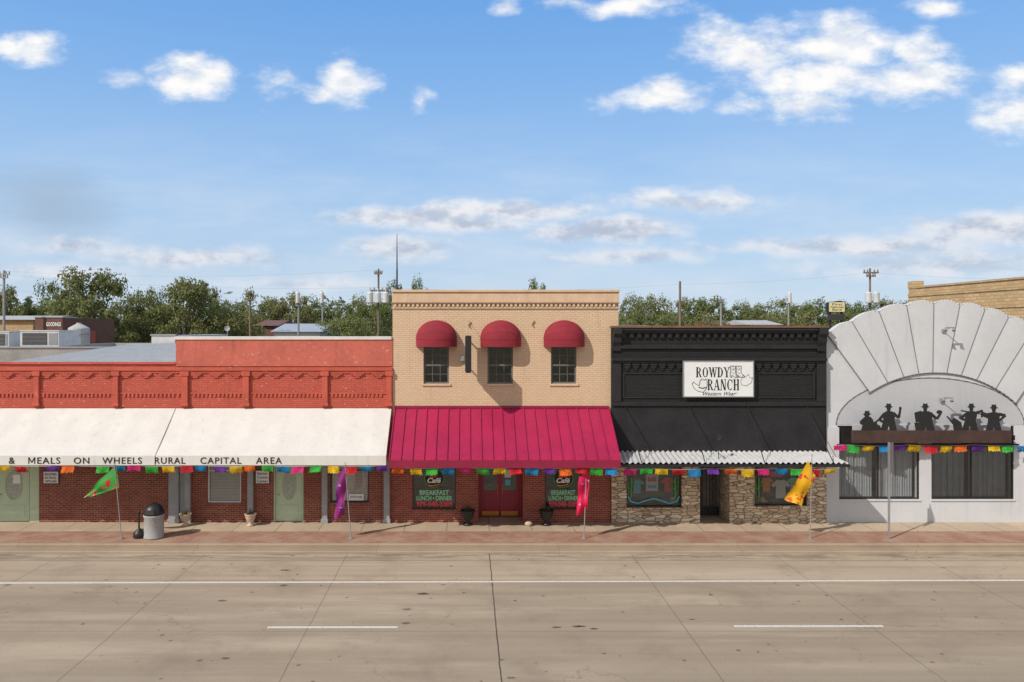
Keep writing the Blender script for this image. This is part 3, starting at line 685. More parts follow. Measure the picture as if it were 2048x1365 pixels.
MB().box(ex0+.252,ex1-.252,2.6,2.75,0,EZ-1).obj('partition_wall','interior',C)
S=thing('projecting_sign','dark narrow projecting sign box bracketed to beige wall','sign',(sx(936),-0.9,sz(742)))
X=sx(936.5)
MB().box(X-0.11,X+0.11,-1.55,-0.35,sz(742,-1),sz(672,-1)).obj('sign_box','black_metal',S,bevel=0.01)
MB().box(X-0.09,X+0.09,-1.35,-0.5,sz(742,-1)-0.06,sz(742,-1)-.003).obj('sign_lower_box','dark_frame',S)
m=MB(); m.cyl((X,-0.005,sz(680)),(X,-0.36,sz(680)),0.03); m.cyl((X,-0.005,sz(735)),(X,-0.36,sz(735)),0.03); m.cyl((X,-0.01,sz(640)),(X,-1.0,sz(672,-1)+0.02),0.006,n=5)
m.obj('bracket','steel',S)
L=MB().box(sx(921),sx(929),-0.14,-0.005,sz(722),sz(712)).cyl((sx(925),-0.05,sz(722)),(sx(938),-0.05,sz(740)),0.01); top(L.obj('junction_box','steel'),'small grey electrical junction box on beige brick wall','electrical box')

# ---------------------------------------------------------------- black building
FY=-0.14
kx0=sx(1223,FY); kx1=sx(1651,FY)
K=thing('shop_building','single-storey black painted brick shop with stone-clad base','building',((kx0+kx1)/2,0,0))
KZ=sz(653,FY)
MB().wall(kx0,kx1,sz(812,FY),KZ,FY,-0.004).obj('wall','black_brick',K)
MB().wall(kx0,kx1,2.60,sz(812,FY)-0.002,FY-0.004,-0.004).obj('smooth_wall_panel','black_stucco',K)
t=MB()
def ky(y): return sz(y,FY)
t.box(kx0-0.02,kx1+0.02,FY-0.20,FY-0.002,ky(662),ky(656)); t.box(kx0,kx1,FY-0.12,FY-0.003,ky(667),ky(662.3))
t.box(kx0,kx1,FY-0.09,FY-0.002,ky(698),ky(690)); t.box(kx0,kx1,FY-0.15,FY-0.003,ky(722),ky(716)); t.box(kx0,kx1,FY-0.07,FY-0.004,ky(727),ky(722.3)); t.box(kx0,kx1,FY-0.08,FY-0.002,ky(812),ky(804))
t.box(kx0+.02,kx0+.34,FY-0.09,FY-0.0015,ky(803.5),ky(727.5)); t.box(kx1-.34,kx1-.02,FY-0.09,FY-0.0015,ky(803.5),ky(727.5))
for c0,c1,c2,c3 in((1245,1366,746,797),(1509,1630,746,797)):
    for (a,b,c,d_) in((c0,c1,c2,c2+3),(c0,c1,c3-3,c3),(c0,c0+4,c2+3.1,c3-3.1),(c1-4,c1,c2+3.1,c3-3.1)): t.box(sx(a,FY),sx(b,FY),FY-.04,FY-.0012,ky(d_),ky(c))
t.obj('cornice','black_trim',K,bevel=0.008)
MB().box(kx0-0.03,kx1+0.03,FY-0.24,0.2,ky(656)+0.002,ky(652)).obj('coping','coping_brown',K)
c=MB(); n=26
for i in range(n):
    cx=kx0+0.3+(kx1-kx0-0.6)*(i+.5)/n; c.box(cx-0.07,cx+0.07,FY-0.09,FY-0.0025,ky(676),ky(667.5)); 
n=22
for i in range(n):
    cx=kx0+0.4+(kx1-kx0-0.8)*(i+.5)/n
    c.box(cx-0.13,cx+0.13,FY-0.08,FY-0.0025,ky(731.5),ky(727.5)); c.box(cx-0.09,cx+0.09,FY-0.065,FY-0.003,ky(736.5),ky(732)); c.box(cx-0.05,cx+0.05,FY-0.05,FY-0.0035,ky(741),ky(737))
c.obj('corbel_course','black_trim',K)
for bx in(kx0+0.03,kx1-0.33):
    pr=[(FY-0.002,ky(656.5)),(FY-0.32,ky(656.5)),(FY-0.34,ky(668)),(FY-0.22,ky(674)),(FY-0.2,ky(684)),(FY-0.1,ky(692)),(FY-0.08,ky(702)),(FY-0.002,ky(706))]
    MB().xprism(pr,bx,bx+0.30).obj('cornice_bracket','black_trim',K,bevel=0.01)
G=thing('shop_sign','white rectangular western wear sign with black lettering on black wall','sign',(sx(1437),FY-0.15,sz(794)))
sy=-0.34
def gx(x): return sx(x,sy)
def gz(y): return sz(y,sy)
gb=MB().box(gx(1367),gx(1507),sy,sy+0.05,gz(794),gz(723)).obj('sign_board','white',G)
gf=MB(); gf.wall(gx(1366),gx(1508),gz(795),gz(722),sy-0.012,sy+0.055,[(gx(1368),gx(1506),gz(793),gz(724))]); gf.obj('sign_frame','steel',G)
MB().box(gx(1380),gx(1383),sy+.055,FY-.012,gz(790),gz(727)).box(gx(1490),gx(1493),sy+.055,FY-.012,gz(790),gz(727)).obj('sign_bracket','steel',G)
sp=sy-0.001
# condensed serif capitals drawn stroke by stroke: thick verticals and slab serifs
def cap(ch,m,x0,x1,y0,y1,yy):
    w=x1-x0
    def P(u,v): return (gx(x0+u*w),gz(y1-v*(y1-y0)))
    def poly(pts): m.prism([P(u,v) for u,v in pts],yy-.004,yy)
    def stem(u,a=0,b=1): poly([(u,a),(u+.27,a),(u+.27,b),(u,b)])
    def ser(u,v,l=.45): poly([(u-.09,v),(u+l-.09,v),(u+l-.09,v+.06),(u-.09,v+.06)])
    def ring(cu,cv,ru,rv,a0,a1,tk=.26,tn_=.08,n=14):
        for i in range(n):
            a=math.radians(a0+(a1-a0)*i/n);b=math.radians(a0+(a1-a0)*(i+1)/n)
            def q(t,s):
                k=tn_+(tk-tn_)*abs(math.cos(t)); return (cu+(ru-(k if s else 0))*math.cos(t),cv+(rv-(.07 if s else 0))*math.sin(t))
            poly([q(a,0),q(b,0),q(b,1),q(a,1)])
    if ch=='O': ring(.5,.5,.5,.5,0,360)
    elif ch=='D': stem(.08); ser(.08,0);ser(.08,.94); ring(.3,.5,.68,.5,-90,90)
    elif ch=='C': ring(.55,.5,.53,.5,45,315); poly([(.85,.66),(.97,.66),(.97,.95),(.9,.95)])
    elif ch in'R': stem(.08); ser(.08,0);ser(.08,.94); ring(.32,.74,.55,.26,-90,90,.24,.06); poly([(.4,.5),(.62,.5),(1.02,0),(.74,0)])
    elif ch=='N': poly([(.08,0),(.18,0),(.18,1),(.08,1)]); poly([(.82,0),(.92,0),(.92,1),(.82,1)]); poly([(.06,1),(.34,1),(.93,0),(.66,0)]); ser(.0,0,.36); ser(.74,.94,.36)
    elif ch=='A': poly([(.4,1),(.62,1),(1.0,0),(.72,0)]); poly([(.42,1),(.5,1),(.14,0),(.04,0)]); poly([(.24,.3),(.76,.3),(.76,.37),(.26,.37)]); ser(-.02,0,.36); ser(.7,0,.44)
    elif ch=='H': stem(.06); poly([(.68,0),(.94,0),(.94,1),(.68,1)]); poly([(.3,.47),(.7,.47),(.7,.54),(.3,.54)]); ser(.04,0,.42);ser(.04,.94,.42);ser(.66,0,.42);ser(.66,.94,.42)
    elif ch=='W': poly([(0,1),(.2,1),(.42,0),(.28,0)]); poly([(.36,0),(.28,0),(.48,1),(.56,1)]); poly([(.44,1),(.62,1),(.82,0),(.68,0)]); poly([(.72,0),(.8,0),(1.0,1),(.92,1)]); ser(0,.94,.3);ser(.82,.94,.34)
    elif ch=='Y': poly([(0,1),(.26,1),(.62,.45),(.38,.45)]); poly([(.52,.5),(.6,.5),(.98,1),(.88,1)]); poly([(.37,0),(.63,0),(.63,.47),(.37,.47)]); ser(-.02,.94,.44);ser(.76,.94,.4);ser(.32,0,.54)
for word,xa,xb,ya,yb in(('ROWDY',1392,1459,735,755),('RANCH',1415,1478,759,781)):
    wid={'W':1.35}; tot=sum(wid.get(c_,1.0) for c_ in word); u=(xb-xa)/(tot+.18*(len(word)-1)); x=xa
    lm_=MB()
    for i,c_ in enumerate(word):
        cap(c_,lm_,x,x+u*wid.get(c_,1.0),ya,yb,sp-.0004*i); x+=u*(wid.get(c_,1.0)+.18)
    lm_.obj('lettering','navy_text',gb)
text('Western Wear',gx(1406),gx(1472),gz(791.5),gz(784),sp,'navy_text',gb,shear=0.5)
MB().tube([(gx(1470+t*2),sp-.004,gz(788-2*math.sin(t*1.1))) for t in range(4)],.004,4).obj('script_flourish','navy_text',gb)
for ox in(0,11.5):
    bt=MB()
    P=[(1460,733),(1463,732),(1465,734),(1467,732),(1471,733),(1470,744),(1473,749),(1477,752),(1477.5,755),(1469,755),(1466.5,752.5),(1463.5,751),(1463.5,755),(1461,755),(1460,747),(1461.5,742)]
    bt.tube([(gx(x+ox),sp-0.006,gz(y)) for x,y in P+[P[0]]],0.0085,5)
    for q in((1462.5,736,1465.5,741),(1465.5,741,1468.5,736),(1463,745,1469,748)): bt.tube([(gx(q[0]+ox),sp-.006,gz(q[1])),(gx(q[2]+ox),sp-.006,gz(q[3]))],.006,4)
    bt.obj('boot_emblem','navy_text',gb)
ht=MB()
P=[(1384,768),(1387,764),(1391,768),(1398,772),(1400,762),(1404,758),(1408,761),(1412,758),(1414,763),(1414,772),(1412,779),(1406,785),(1396,783),(1388,777)]
ht.tube([(gx(x),sp-0.006,gz(y)) for x,y in P+[P[0]]],0.008,5); ht.tube([(gx(x),sp-0.006,gz(y)) for x,y in((1397,775),(1405,777),(1412,775))],0.016,5)
ht.obj('hat_emblem','navy_text',gb)
h2=MB(); P=[(1481,764),(1483,758),(1485,751),(1490,754),(1497,749),(1500,757),(1505,755),(1502,766),(1492,772),(1483,770)]
h2.tube([(gx(x),sp-0.006,gz(y)) for x,y in P+[P[0]]],0.008,5); h2.obj('hat_emblem','steel',gb)
KP=1.95; zc0=sz(903,FY); zc1=sz(930,-KP); qx0=sx(1240,-KP); qx1=sx(1697,-KP)
wx1=sx(1648,FY); wx0=sx(1232,FY)
N=int((qx1-qx0)/0.19)
def cor(u,v):
    xa=wx0+(wx1-wx0)*u; xb=qx0+(qx1-qx0)*u
    return (xa+(xb-xa)*v, (FY-0.006)+(-KP-FY)*v, zc0+(zc1+0.06-zc0)*v+0.032*math.sin(u*N*2*math.pi))
cn=MB().grid(cor,N*8,1).obj('canopy','galv',K)
e=MB(); e.box(qx0-.02,qx1+.02,-KP-0.07,-KP-0.01,zc1-0.07,zc1+0.02); e.box(qx0,qx1,-KP-0.009,FY-0.01,zc1-0.06,zc1-0.03); e.obj('canopy_edge','black_metal',cn)
for a,b in((1250,1284),(1378,1411),(1495,1530),(1613,1668)):
    r=MB()
    r.cyl((sx(a,FY),FY-0.01,sz(812,FY)),(sx(b,-KP),-KP+0.02,zc1+0.05),0.017,n=6); r.cyl((sx(a,FY),FY-0.001,sz(812,FY)),(sx(a,FY),FY-0.03,sz(812,FY)),0.05,n=8)
    r.obj('support_rod','black_metal',cn)
lm=thing('spot_lamp','small black spotlight on post standing on metal canopy','lamp',(sx(1437,-1.2),-1.2,zc0-0.05))
xl=sx(1437,-1.2)
MB().cyl((xl,-1.2,zc0-0.1),(xl,-1.2,zc0+0.6),0.014).cyl((xl,-1.2,zc0+0.1),(xl+0.25,-1.3,zc0-0.08),0.012).obj('lamp_post','black_metal',lm)
MB().cyl((xl,-1.14,zc0+0.62),(xl,-1.30,zc0+0.70),0.07,0.09,12).obj('lamp_head','black_metal',lm)
kl=[(sx(1252),sx(1362),sz(1014),2.5),(sx(1398),sx(1457),0,2.5),(sx(1507),sx(1612),sz(1011),2.5)]
MB().wall(sx(1222),sx(1650),0,2.597,-0.12,0.25,kl).obj('storefront_wall','stone',K)
m=MB(); m.box(sx(1398)-.2,sx(1398)-.002,.252,1.1,0,2.59); m.box(sx(1457)+.002,sx(1457)+.2,.252,1.1,0,2.59); m.obj('entry_return','stone',K)
MB().box(sx(1252)-.05,sx(1362)+.05,-.18,0.0,sz(1014)-.07,sz(1014)-.003).box(sx(1507)-.05,sx(1612)+.05,-.18,0.0,sz(1011)-.07,sz(1011)-.003).obj('window_ledge','stone',K)
w1=window(K,sx(1252),sx(1362),sz(1014),2.5,0.0,'black_metal',.05)
w2=window(K,sx(1507),sx(1612),sz(1011),2.5,0.0,'black_metal',.05)
m=MB(); cxx=sx(1307)
pts=[(-0.95,0.28),(-0.85,0.10),(-0.6,0.02),(-0.3,0.12),(0,0.2),(0.3,0.12),(0.6,0.02),(0.85,0.10),(0.95,0.28)]
m.tube([(cxx+a,-0.012,sz(1008)+b) for a,b in pts],0.03,6); m.obj('longhorn_decal','teal',w1)
for par,xs_ in((w1,(1262,1350)),(w2,(1517,1602))):
    for xq in xs_:
        m=MB(); X=sx(xq); z0=sz(995)
        m.cyl((X,-.01,z0),(X,-.01,z0+.75),.035,.028,8); m.tube([(X,-.01,z0+.3),(X-.12,-.01,z0+.35),(X-.12,-.01,z0+.56)],.022,6); m.tube([(X,-.01,z0+.4),(X+.11,-.01,z0+.45),(X+.11,-.01,z0+.62)],.022,6)
        m.obj('cactus_decal','cactus',par)
MB().box(sx(1252),sx(1362),.12,.9,sz(1014)-.04,sz(1014)+.04).obj('display_shelf','wood',w1)
MB().box(sx(1507),sx(1612),.12,.9,sz(1011)-.04,sz(1011)+.04).obj('display_shelf','wood',w2)
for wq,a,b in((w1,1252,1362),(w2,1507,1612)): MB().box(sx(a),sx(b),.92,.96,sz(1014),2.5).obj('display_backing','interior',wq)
def tshirt(cx,cz,Y,s,mat,label):
    P=[(-.16,.3),(-.08,.33),(0,.29),(.08,.33),(.16,.3),(.34,.14),(.26,.04),(.17,.12),(.18,-.34),(-.18,-.34),(-.17,.12),(-.26,.04),(-.34,.14)]
    o=MB().prism([(cx+a*s,cz+b*s) for a,b in P],Y,Y+.05).obj('t_shirt',mat,bevel=0.01); top(o,label,'t-shirt','shirts displayed in shop window')
tshirt(sx(1562,.14),1.2,.16,1.05,'white','white t-shirt hanging in stone-framed shop window')
tshirt(sx(1590,.14),1.35,.22,.8,'t_green','mint t-shirt hanging in stone-framed shop window')
tshirt(sx(1535,.14),1.35,.22,.8,'t_orange','orange t-shirt hanging in stone-framed shop window')
tshirt(sx(1275,.14),1.3,.2,.8,'teal','turquoise t-shirt in shop window with turquoise decal')
tshirt(sx(1337,.14),1.35,.2,.8,'t_red','coral red t-shirt in shop window with turquoise decal')
for xq,mt in((1550,'denim'),(1580,'rust_beam'),(1262,'rust_beam'),(1328,'denim')):
    X=sx(xq,.3); m=MB()
    for k in range(4): m.box(X-.14,X+.14,.3,.55,.62+.05*k+.002*k,.665+.05*k)
    top(m.obj('folded_clothes',mt,bevel=.01),'stack of folded clothes on a shop window shelf','clothes','folded clothes in shop windows')
for xq,zq in((1526,.70),(1597,.72),(1347,.70),(1262,1.9),(1318,1.95),(1545,1.98),(1580,1.95)):
    X=sx(xq,.3); m=MB(); m.lathe(X,.4,[(.21,zq),(.2,zq+.02),(.11,zq+.03),(.105,zq+.10),(.08,zq+.15),(.02,zq+.155)],18)
    m.cyl((X,.4,.58 if zq<1 else 2.45),(X,.4,zq if zq<1 else zq+.14),.012)
    top(m.obj('cowboy_hat','straw',None,True),'straw cowboy hat displayed in stone-framed shop window','hat','hats displayed in shop windows')
pp=thing('display_board','framed poster board standing in shop window','poster',(sx(1302,.3),.3,sz(1010)))
MB().box(sx(1290,.3),sx(1318,.3),.3,.34,1.05,1.75).obj('board_frame','wood',pp)
b=MB().box(sx(1292,.3),sx(1316,.3),.29,.299,1.09,1.71).obj('board_face','white',pp)
MB().box(sx(1295,.3),sx(1313,.3),.283,.289,1.45,1.62).obj('red_panel','t_red',b)
MB().box(sx(1295,.3),sx(1313,.3),.283,.289,1.2,1.32).obj('blue_panel','teal',b)
nb=MB().box(sx(1540,.1),sx(1565,.1),.1,.12,1.66,1.84).obj('window_sign','t_red',None); top(nb,'small red window sign above displayed shirts','sign')
m=MB(); a=sx(1400,1.0);b=sx(1452,1.0); m.wall(a,b,0.02,2.2,1.0,1.06,[(a+.12,b-.12,.35,2.05)])
for i in range(1,6):
    xx=a+.12+(b-a-.24)*i/6; m.cyl((xx,1.02,.35),(xx,1.02,2.05),.012,n=6)
for i in range(6):
    zz=.5+i*.27; m.tube([((a+b)/2+.12*math.cos(t*.7),1.0,zz+.1*math.sin(t*.7)) for t in range(10)],.01,5)
dk=m.obj('door','black_metal',K)
MB().box(a+.1,b-.1,1.04,1.05,.3,2.1).obj('glass','interior',dk)
MB().cyl((a+.06,.95,.95),(a+.06,.95,1.25),.012).cyl((a+.06,.95,1.1),(a+.06,1.01,1.1),.012).obj('handle','brass',dk)
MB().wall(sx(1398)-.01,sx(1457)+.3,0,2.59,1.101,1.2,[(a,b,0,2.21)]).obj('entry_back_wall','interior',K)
bxk=sx(1237)+0.01
m=MB(); m.box(bxk,bxk+.25,.26,20,0,6.9); m.box(kx1-.25,kx1,0.26,20,0,6.9); m.box(bxk+.25,kx1-.25,19.7,20,0,6.9); m.box(kx0,kx1,-0.003,0.255,2.62,6.9); m.obj('side_wall','black_brick',K)
MB().box(bxk+.251,kx1-.251,.261,19.69,6.4,6.6).obj('roof','tar',K)
MB().box(bxk+.252,kx1-.252,2.6,2.75,0,6.39).obj('partition_wall','interior',K)

# ---------------------------------------------------------------- grey stucco building with shell parapet
wx0_=sx(1653); wx1_=sx(2215)
Wt=thing('shop_building','pale grey stucco shop with scalloped fan-shaped parapet','building',(sx(1860),0,0))
ops=[(sx(1675),sx(1839),sz(999),sz(852)),(sx(1863),sx(2028),sz(999),sz(852))]
def oc(x):
    R=400.; dx=x-1870; return 1004-math.sqrt(max(0,R*R-dx*dx))
def ic(x):
    R=240.;dx=x-1870; return 985-math.sqrt(max(0,R*R-dx*dx))
MB().wall(wx0_,wx1_,0,sz(800),0.0,0.30,ops).obj('wall','stucco',Wt)
MB().wall(wx0_,wx1_,sz(800)+.001,sz(745),0.0,0.30,[]).obj('upper_wall','stucco',Wt)
ribs=[(1655,1738),(1703,1774),(1757,1806),(1812,1836),(1866,1864),(1918,1892),(1968,1921),(2015,1952),(2064,1990),(2110,2030)]
pb=MB(); outl=[]
for (a,_),(b,_) in zip(ribs[:-1],ribs[1:]):
    for k in range(8):
        t=k/8; x=a+(b-a)*t; y=oc(x)-6*math.sin(math.pi*t)+3
        outl.append((sx(x),sz(y)))
outl=[(sx(1653),outl[0][1])]+outl
poly=[(sx(1653),sz(745)+0.002)]+outl+[(outl[-1][0],sz(745)+0.002)]
pb.prism(poly,0.001,0.25); pb.obj('parapet','stucco',Wt)
for (a,ai),(b,bi) in zip(ribs[:-1],ribs[1:]):
    def fn(u,v,a=a,b=b,ai=ai,bi=bi):
        xo=a+(b-a)*u; yo=oc(xo)-6*math.sin(math.pi*u)+3.2
        xi=ai+(bi-ai)*u; yi=ic(xi)
        x=xi+(xo-xi)*v; y=yi+(yo-yi)*v
        return (sx(x),-0.045-(0.004+0.012*v)*math.sin(math.pi*u),sz(y))
    MB().grid(fn,10,6).obj('shell_panel','stucco',Wt,True)
for a,ai in ribs:
    rb=MB(); rb.cyl((sx(a),-0.045,sz(oc(a)+4)),(sx(ai),-0.045,sz(ic(ai))),0.017,n=6); rb.obj('shell_rib','stucco_dark',Wt)
edge=MB()
ed=[]
for (a,_),(b,_) in zip(ribs[:-1],ribs[1:]):
    for k in range(9):
        t=k/8; x=a+(b-a)*t; ed.append((sx(x),-0.03,sz(oc(x)-6*math.sin(math.pi*t)+3)))
edge.tube(ed,.03,6); edge.obj('parapet_edge','stucco',Wt,True)
lip=MB(); lip.tube([(sx(x),-0.045,sz(ic(x)+1)) for x in range(1736,2040,8)],0.022,8); lip.obj('shell_lip','stucco_dark',Wt,True)
def ap(t,r=1.0): return (sx(1860+188*r*math.cos(t*math.pi/30)),sz(850-94*r*math.sin(t*math.pi/30)))
arc=MB(); arc.tube([(ap(t)[0],-0.014,ap(t)[1]) for t in range(31)],0.018,6); arc.obj('arch_moulding','stucco_dark',Wt,True)
MB().prism([ap(t,.995) for t in range(31)],-.010,-.002).obj('arch_panel','stucco_arch',Wt)
MB().box(wx0_-0.02,sx(1677),-0.05,-0.002,0,sz(855)).obj('corner_pier','stucco',Wt)
for a,b,mm in((1675,1839,1757),(1863,2028,1944)):
    w=window(Wt,sx(a),sx(b),sz(999),sz(852),0.03,'black_metal',.05,mx=(sx(mm),),mz=(sz(893),),mw=0.06)
    MB().box(sx(a)+.06,sx(b)-.06,.045,.055,sz(893),sz(852)-.06).obj('header_panel','black_metal',w)
    for p,q in((a+5,mm-4),(mm+4,b-5)):
        cw=(q-p)*0.5
        curtain(w,sx(p),sx(p+cw*1.0),sz(997),sz(894),.30,waves=7)
        curtain(w,sx(p+cw*1.04),sx(q),sz(997),sz(894),.32,waves=7)
    MB().box(sx(a)-.03,sx(b)+.03,-.04,.025,sz(999)-.06,sz(999)-.003).obj('sill','stucco',w)
bm_=thing('steel_canopy_beam','dark rusted steel beam carrying musician cut-outs above windows','beam',(sx(1860),-.4,sz(888)))
BY=-0.45
MB().box(sx(1703,BY),sx(2020,BY),BY-.10,BY+.04,sz(886,BY),sz(861,BY)).obj('beam','rust_beam',bm_,bevel=0.01)
m=MB()
for x in(1712,1860,2010): m.box(sx(x),sx(x)+.08,BY+.041,-.003,sz(878),sz(868))
m.box(sx(1672),sx(2036),-.06,-.003,sz(893),sz(888)); m.obj('beam_bracket','black_metal',bm_)
MB().box(sx(1704),sx(2019),-.06,-.012,sz(864),sz(850)).obj('wall_band','stucco_arch',Wt)
def sil(parts,label,dy=4.0):
    m=MB(); y=BY-0.04
    def T(x,z): return (sx(x,BY),sz(863+(z-863)*1.04,BY))
    for i,(k,*r) in enumerate(parts):
        yy=y-0.001*i
        if k=='p': m.prism([T(a,b) for a,b in r[0]],yy-.008,yy)
        elif k=='c':
            x,z,rx,ry=r; m.prism([T(x+rx*math.cos(t*math.pi/8),z+ry*math.sin(t*math.pi/8)) for t in range(16)],yy-.008,yy)
        elif k=='l':
            (a,b),(c,d),w=r; w*=1.15; L=math.hypot(c-a,d-b); nx=-(d-b)/L*w/2; nz=(c-a)/L*w/2
            m.prism([T(p,q) for p,q in((a+nx,b+nz),(c+nx*.7,d+nz*.7),(c-nx*.7,d-nz*.7),(a-nx,b-nz))],yy-.008,yy)
    o=m.obj('musician_silhouette','black_metal'); top(o,label,'metal cut-out','musician cut-outs standing on the steel beam')
def hat(x,y): return [('p',[(x-9,y+1),(x-5,y-1),(x-4,y-6),(x,y-5),(x+4,y-6),(x+5,y-1),(x+9,y+1),(x+5,y+2.5),(x-5,y+2.5)]),('c',x,y+4,4.2,5),('l',(x,y+6),(x,y+13),6)]
sil(hat(1733,829)+[('p',[(1725,837),(1730,834),(1740,835),(1745,841),(1746,852),(1753,863),(1720,863),(1724,850)]),('c',1746,851,8,7),('c',1738,853,6,6),('l',(1742,850),(1726,829),3),('l',(1729,838),(1719,846),6),('l',(1719,846),(1732,852),5),('l',(1748,847),(1764,834),3.5),('p',[(1744,852),(1757,850),(1764,863),(1748,863)])],'black metal cut-out of seated guitarist with hat')
sil(hat(1776,815)+[('p',[(1765,828),(1771,824),(1782,824),(1789,828),(1788,842),(1793,863),(1779,863),(1776,852),(1773,863),(1759,863),(1765,843)]),('l',(1785,828),(1796,837),6),('l',(1796,837),(1799,821),5),('l',(1768,829),(1757,840),6),('l',(1757,840),(1768,847),5),('c',1799,819,2.8,3.6)],'black metal cut-out of singer raising one hand')
sil(hat(1849,815)+[('p',[(1838,828),(1844,824),(1856,824),(1862,828),(1863,842),(1869,863),(1853,863),(1850,853),(1846,863),(1833,863),(1837,842)]),('p',[(1827,827),(1841,823),(1846,843),(1830,846)]),('p',[(1827,846.5),(1841,845),(1846,860),(1830,863)]),('l',(1858,828),(1872,839),6.5),('l',(1872,839),(1880,828),5),('c',1877,826,6,4)],'black metal cut-out of accordion player with hat')
sil(hat(1941,815)+[('p',[(1929,829),(1935,824),(1947,824),(1953,829),(1950,842),(1955,863),(1940,863),(1938,852),(1935,863),(1921,863),(1928,843)]),('l',(1933,829),(1919,837),6),('l',(1919,837),(1931,842),5),('l',(1948,828),(1964,823),5),('p',[(1898,843),(1907,837),(1914,841),(1921,846),(1924,863),(1906,862),(1904,850)]),('l',(1920,823),(1962,830),2.4),('l',(1901,843),(1892,834),3.2)],'black metal cut-out of fiddler with hat')
sil(hat(1986,817)+[('p',[(1975,830),(1981,826),(1992,826),(1998,830),(1997,844),(2002,863),(1988,863),(1986,853),(1983,863),(1969,863),(1974,844)]),('l',(1979,830),(1966,832),6),('l',(1966,832),(1980,839),5),('l',(1995,830),(2009,832),6),('l',(2009,832),(1997,842),5),('p',[(1960,824),(1972,828),(1972,831),(1960,837)])],'black metal cut-out of trumpet player with hat')
def wall_lamp(x,y,s=1.0):
    o=thing('wall_light','small grey floodlight bracket on pale stucco','wall light',(sx(x),0,sz(y)),'lights on the stucco facade')
    MB().cyl((sx(x),-0.1,sz(y)),(sx(x),-.65*s,sz(y)+.12),.016).box(sx(x)-.06,sx(x)+.06,-.12,-.065,sz(y)-.06,sz(y)+.06).obj('bracket','steel',o)
    MB().box(sx(x)-.26*s,sx(x)+.16*s,-.70*s,-.65*s,sz(y)+.1,sz(y)+.14).cyl((sx(x)-.2,-.66*s,sz(y)+.1),(sx(x)-.24,-.74*s,sz(y)),.035,.06,10).cyl((sx(x)+.1,-.66*s,sz(y)+.1),(sx(x)+.06,-.74*s,sz(y)),.035,.06,10).obj('lamp_head','steel',o)
wall_lamp(1884,662,.8); wall_lamp(1880,800,.8)
m=MB(); m.box(wx0_,wx0_+.25,.301,20,0,5.4); m.box(wx1_-.25,wx1_,.301,20,0,5.4); m.box(wx0_+.25,wx1_-.25,19.7,20,0,5.4); m.obj('side_wall','stucco',Wt)
MB().box(wx0_+.251,wx1_-.251,.301,19.69,5.0,5.2).obj('roof','tar',Wt)
MB().box(wx0_+.252,wx1_-.252,2.6,2.75,0,4.99).obj('partition_wall','interior',Wt)

# ---------------------------------------------------------------- bunting
def bunting(seq,Y,ytop,label,sagx=130):
    xs=[s[0] for s in seq]
    b=thing('bunting',label,'bunting',(sx((xs[0]+xs[-1])/2,Y),Y,sz(ytop,Y)),'paper bunting strung along the shop fronts')
    pts=[]
    x=xs[0]-18
    def zz(x): return sz(ytop+2.5*math.sin((x%sagx)/sagx*math.pi),Y)
    while x<=xs[-1]+18: pts.append((sx(x,Y),Y,zz(x))); x+=12
    MB().tube(pts,.005,5).obj('string','white',b)
    for x,c in seq:
        w=12.4+random.uniform(-1.2,.6); hgt=14.0+random.uniform(-2.5,2.5); tilt=random.uniform(-3,3); ph=random.random()*6; ro=random.uniform(-2,2)
        sw_=random.uniform(-.12,.16); x=x+random.uniform(-2,2)
        def fn(u,v,x=x,w=w):
            px=x-w+2*w*u+tilt*v; zig=2.2*abs(math.sin(u*4*math.pi)) if v>0.99 else 0
            return (sx(px,Y),Y-.008+sw_*v*v+.04*math.sin(u*6+ph)*v,zz(x-w+2*w*u)-(hgt*v-zig+ro*(u-.5)*v)*(D+Y)/F)
        MB().grid(fn,16,4).obj('pennant','p_'+c,b)
bunting([(10,'yellow'),(42,'red'),(105,'purple'),(138,'orange'),(205,'green'),(238,'blue'),(270,'pink'),(303,'green'),(338,'yellow'),(372,'red'),(403,'blue'),(438,'purple'),(470,'yellow'),(500,'orange'),(535,'green'),(566,'blue'),(598,'pink'),(633,'green'),(667,'yellow'),(702,'red'),(733,'blue'),(765,'purple')],-AW_P+.02,931,'multicoloured paper bunting below the white awning')
bunting([(797,'orange'),(830,'yellow'),(865,'green'),(897,'blue'),(930,'pink'),(964,'green'),(998,'yellow'),(1031,'red'),(1065,'blue'),(1098,'purple'),(1131,'orange'),(1163,'red'),(1193,'green'),(1223,'blue')],-CP+.02,935,'multicoloured paper bunting below the crimson metal awning')
bunting([(1262,'pink'),(1292,'green'),(1323,'yellow'),(1357,'red'),(1390,'blue'),(1424,'purple'),(1462,'orange'),(1495,'yellow'),(1528,'pink'),(1561,'blue'),(1593,'green'),(1627,'red'),(1660,'yellow')],-KP+.0,937,'multicoloured paper bunting below the corrugated canopy')
bunting([(1680,'pink'),(1708,'green'),(1739,'yellow'),(1769,'blue'),(1800,'purple'),(1830,'yellow'),(1862,'red'),(1892,'yellow'),(1922,'orange'),(1955,'purple'),(1988,'yellow'),(2016,'green'),(2044,'blue')],-.40,890,'multicoloured paper bunting in front of stucco shop windows')

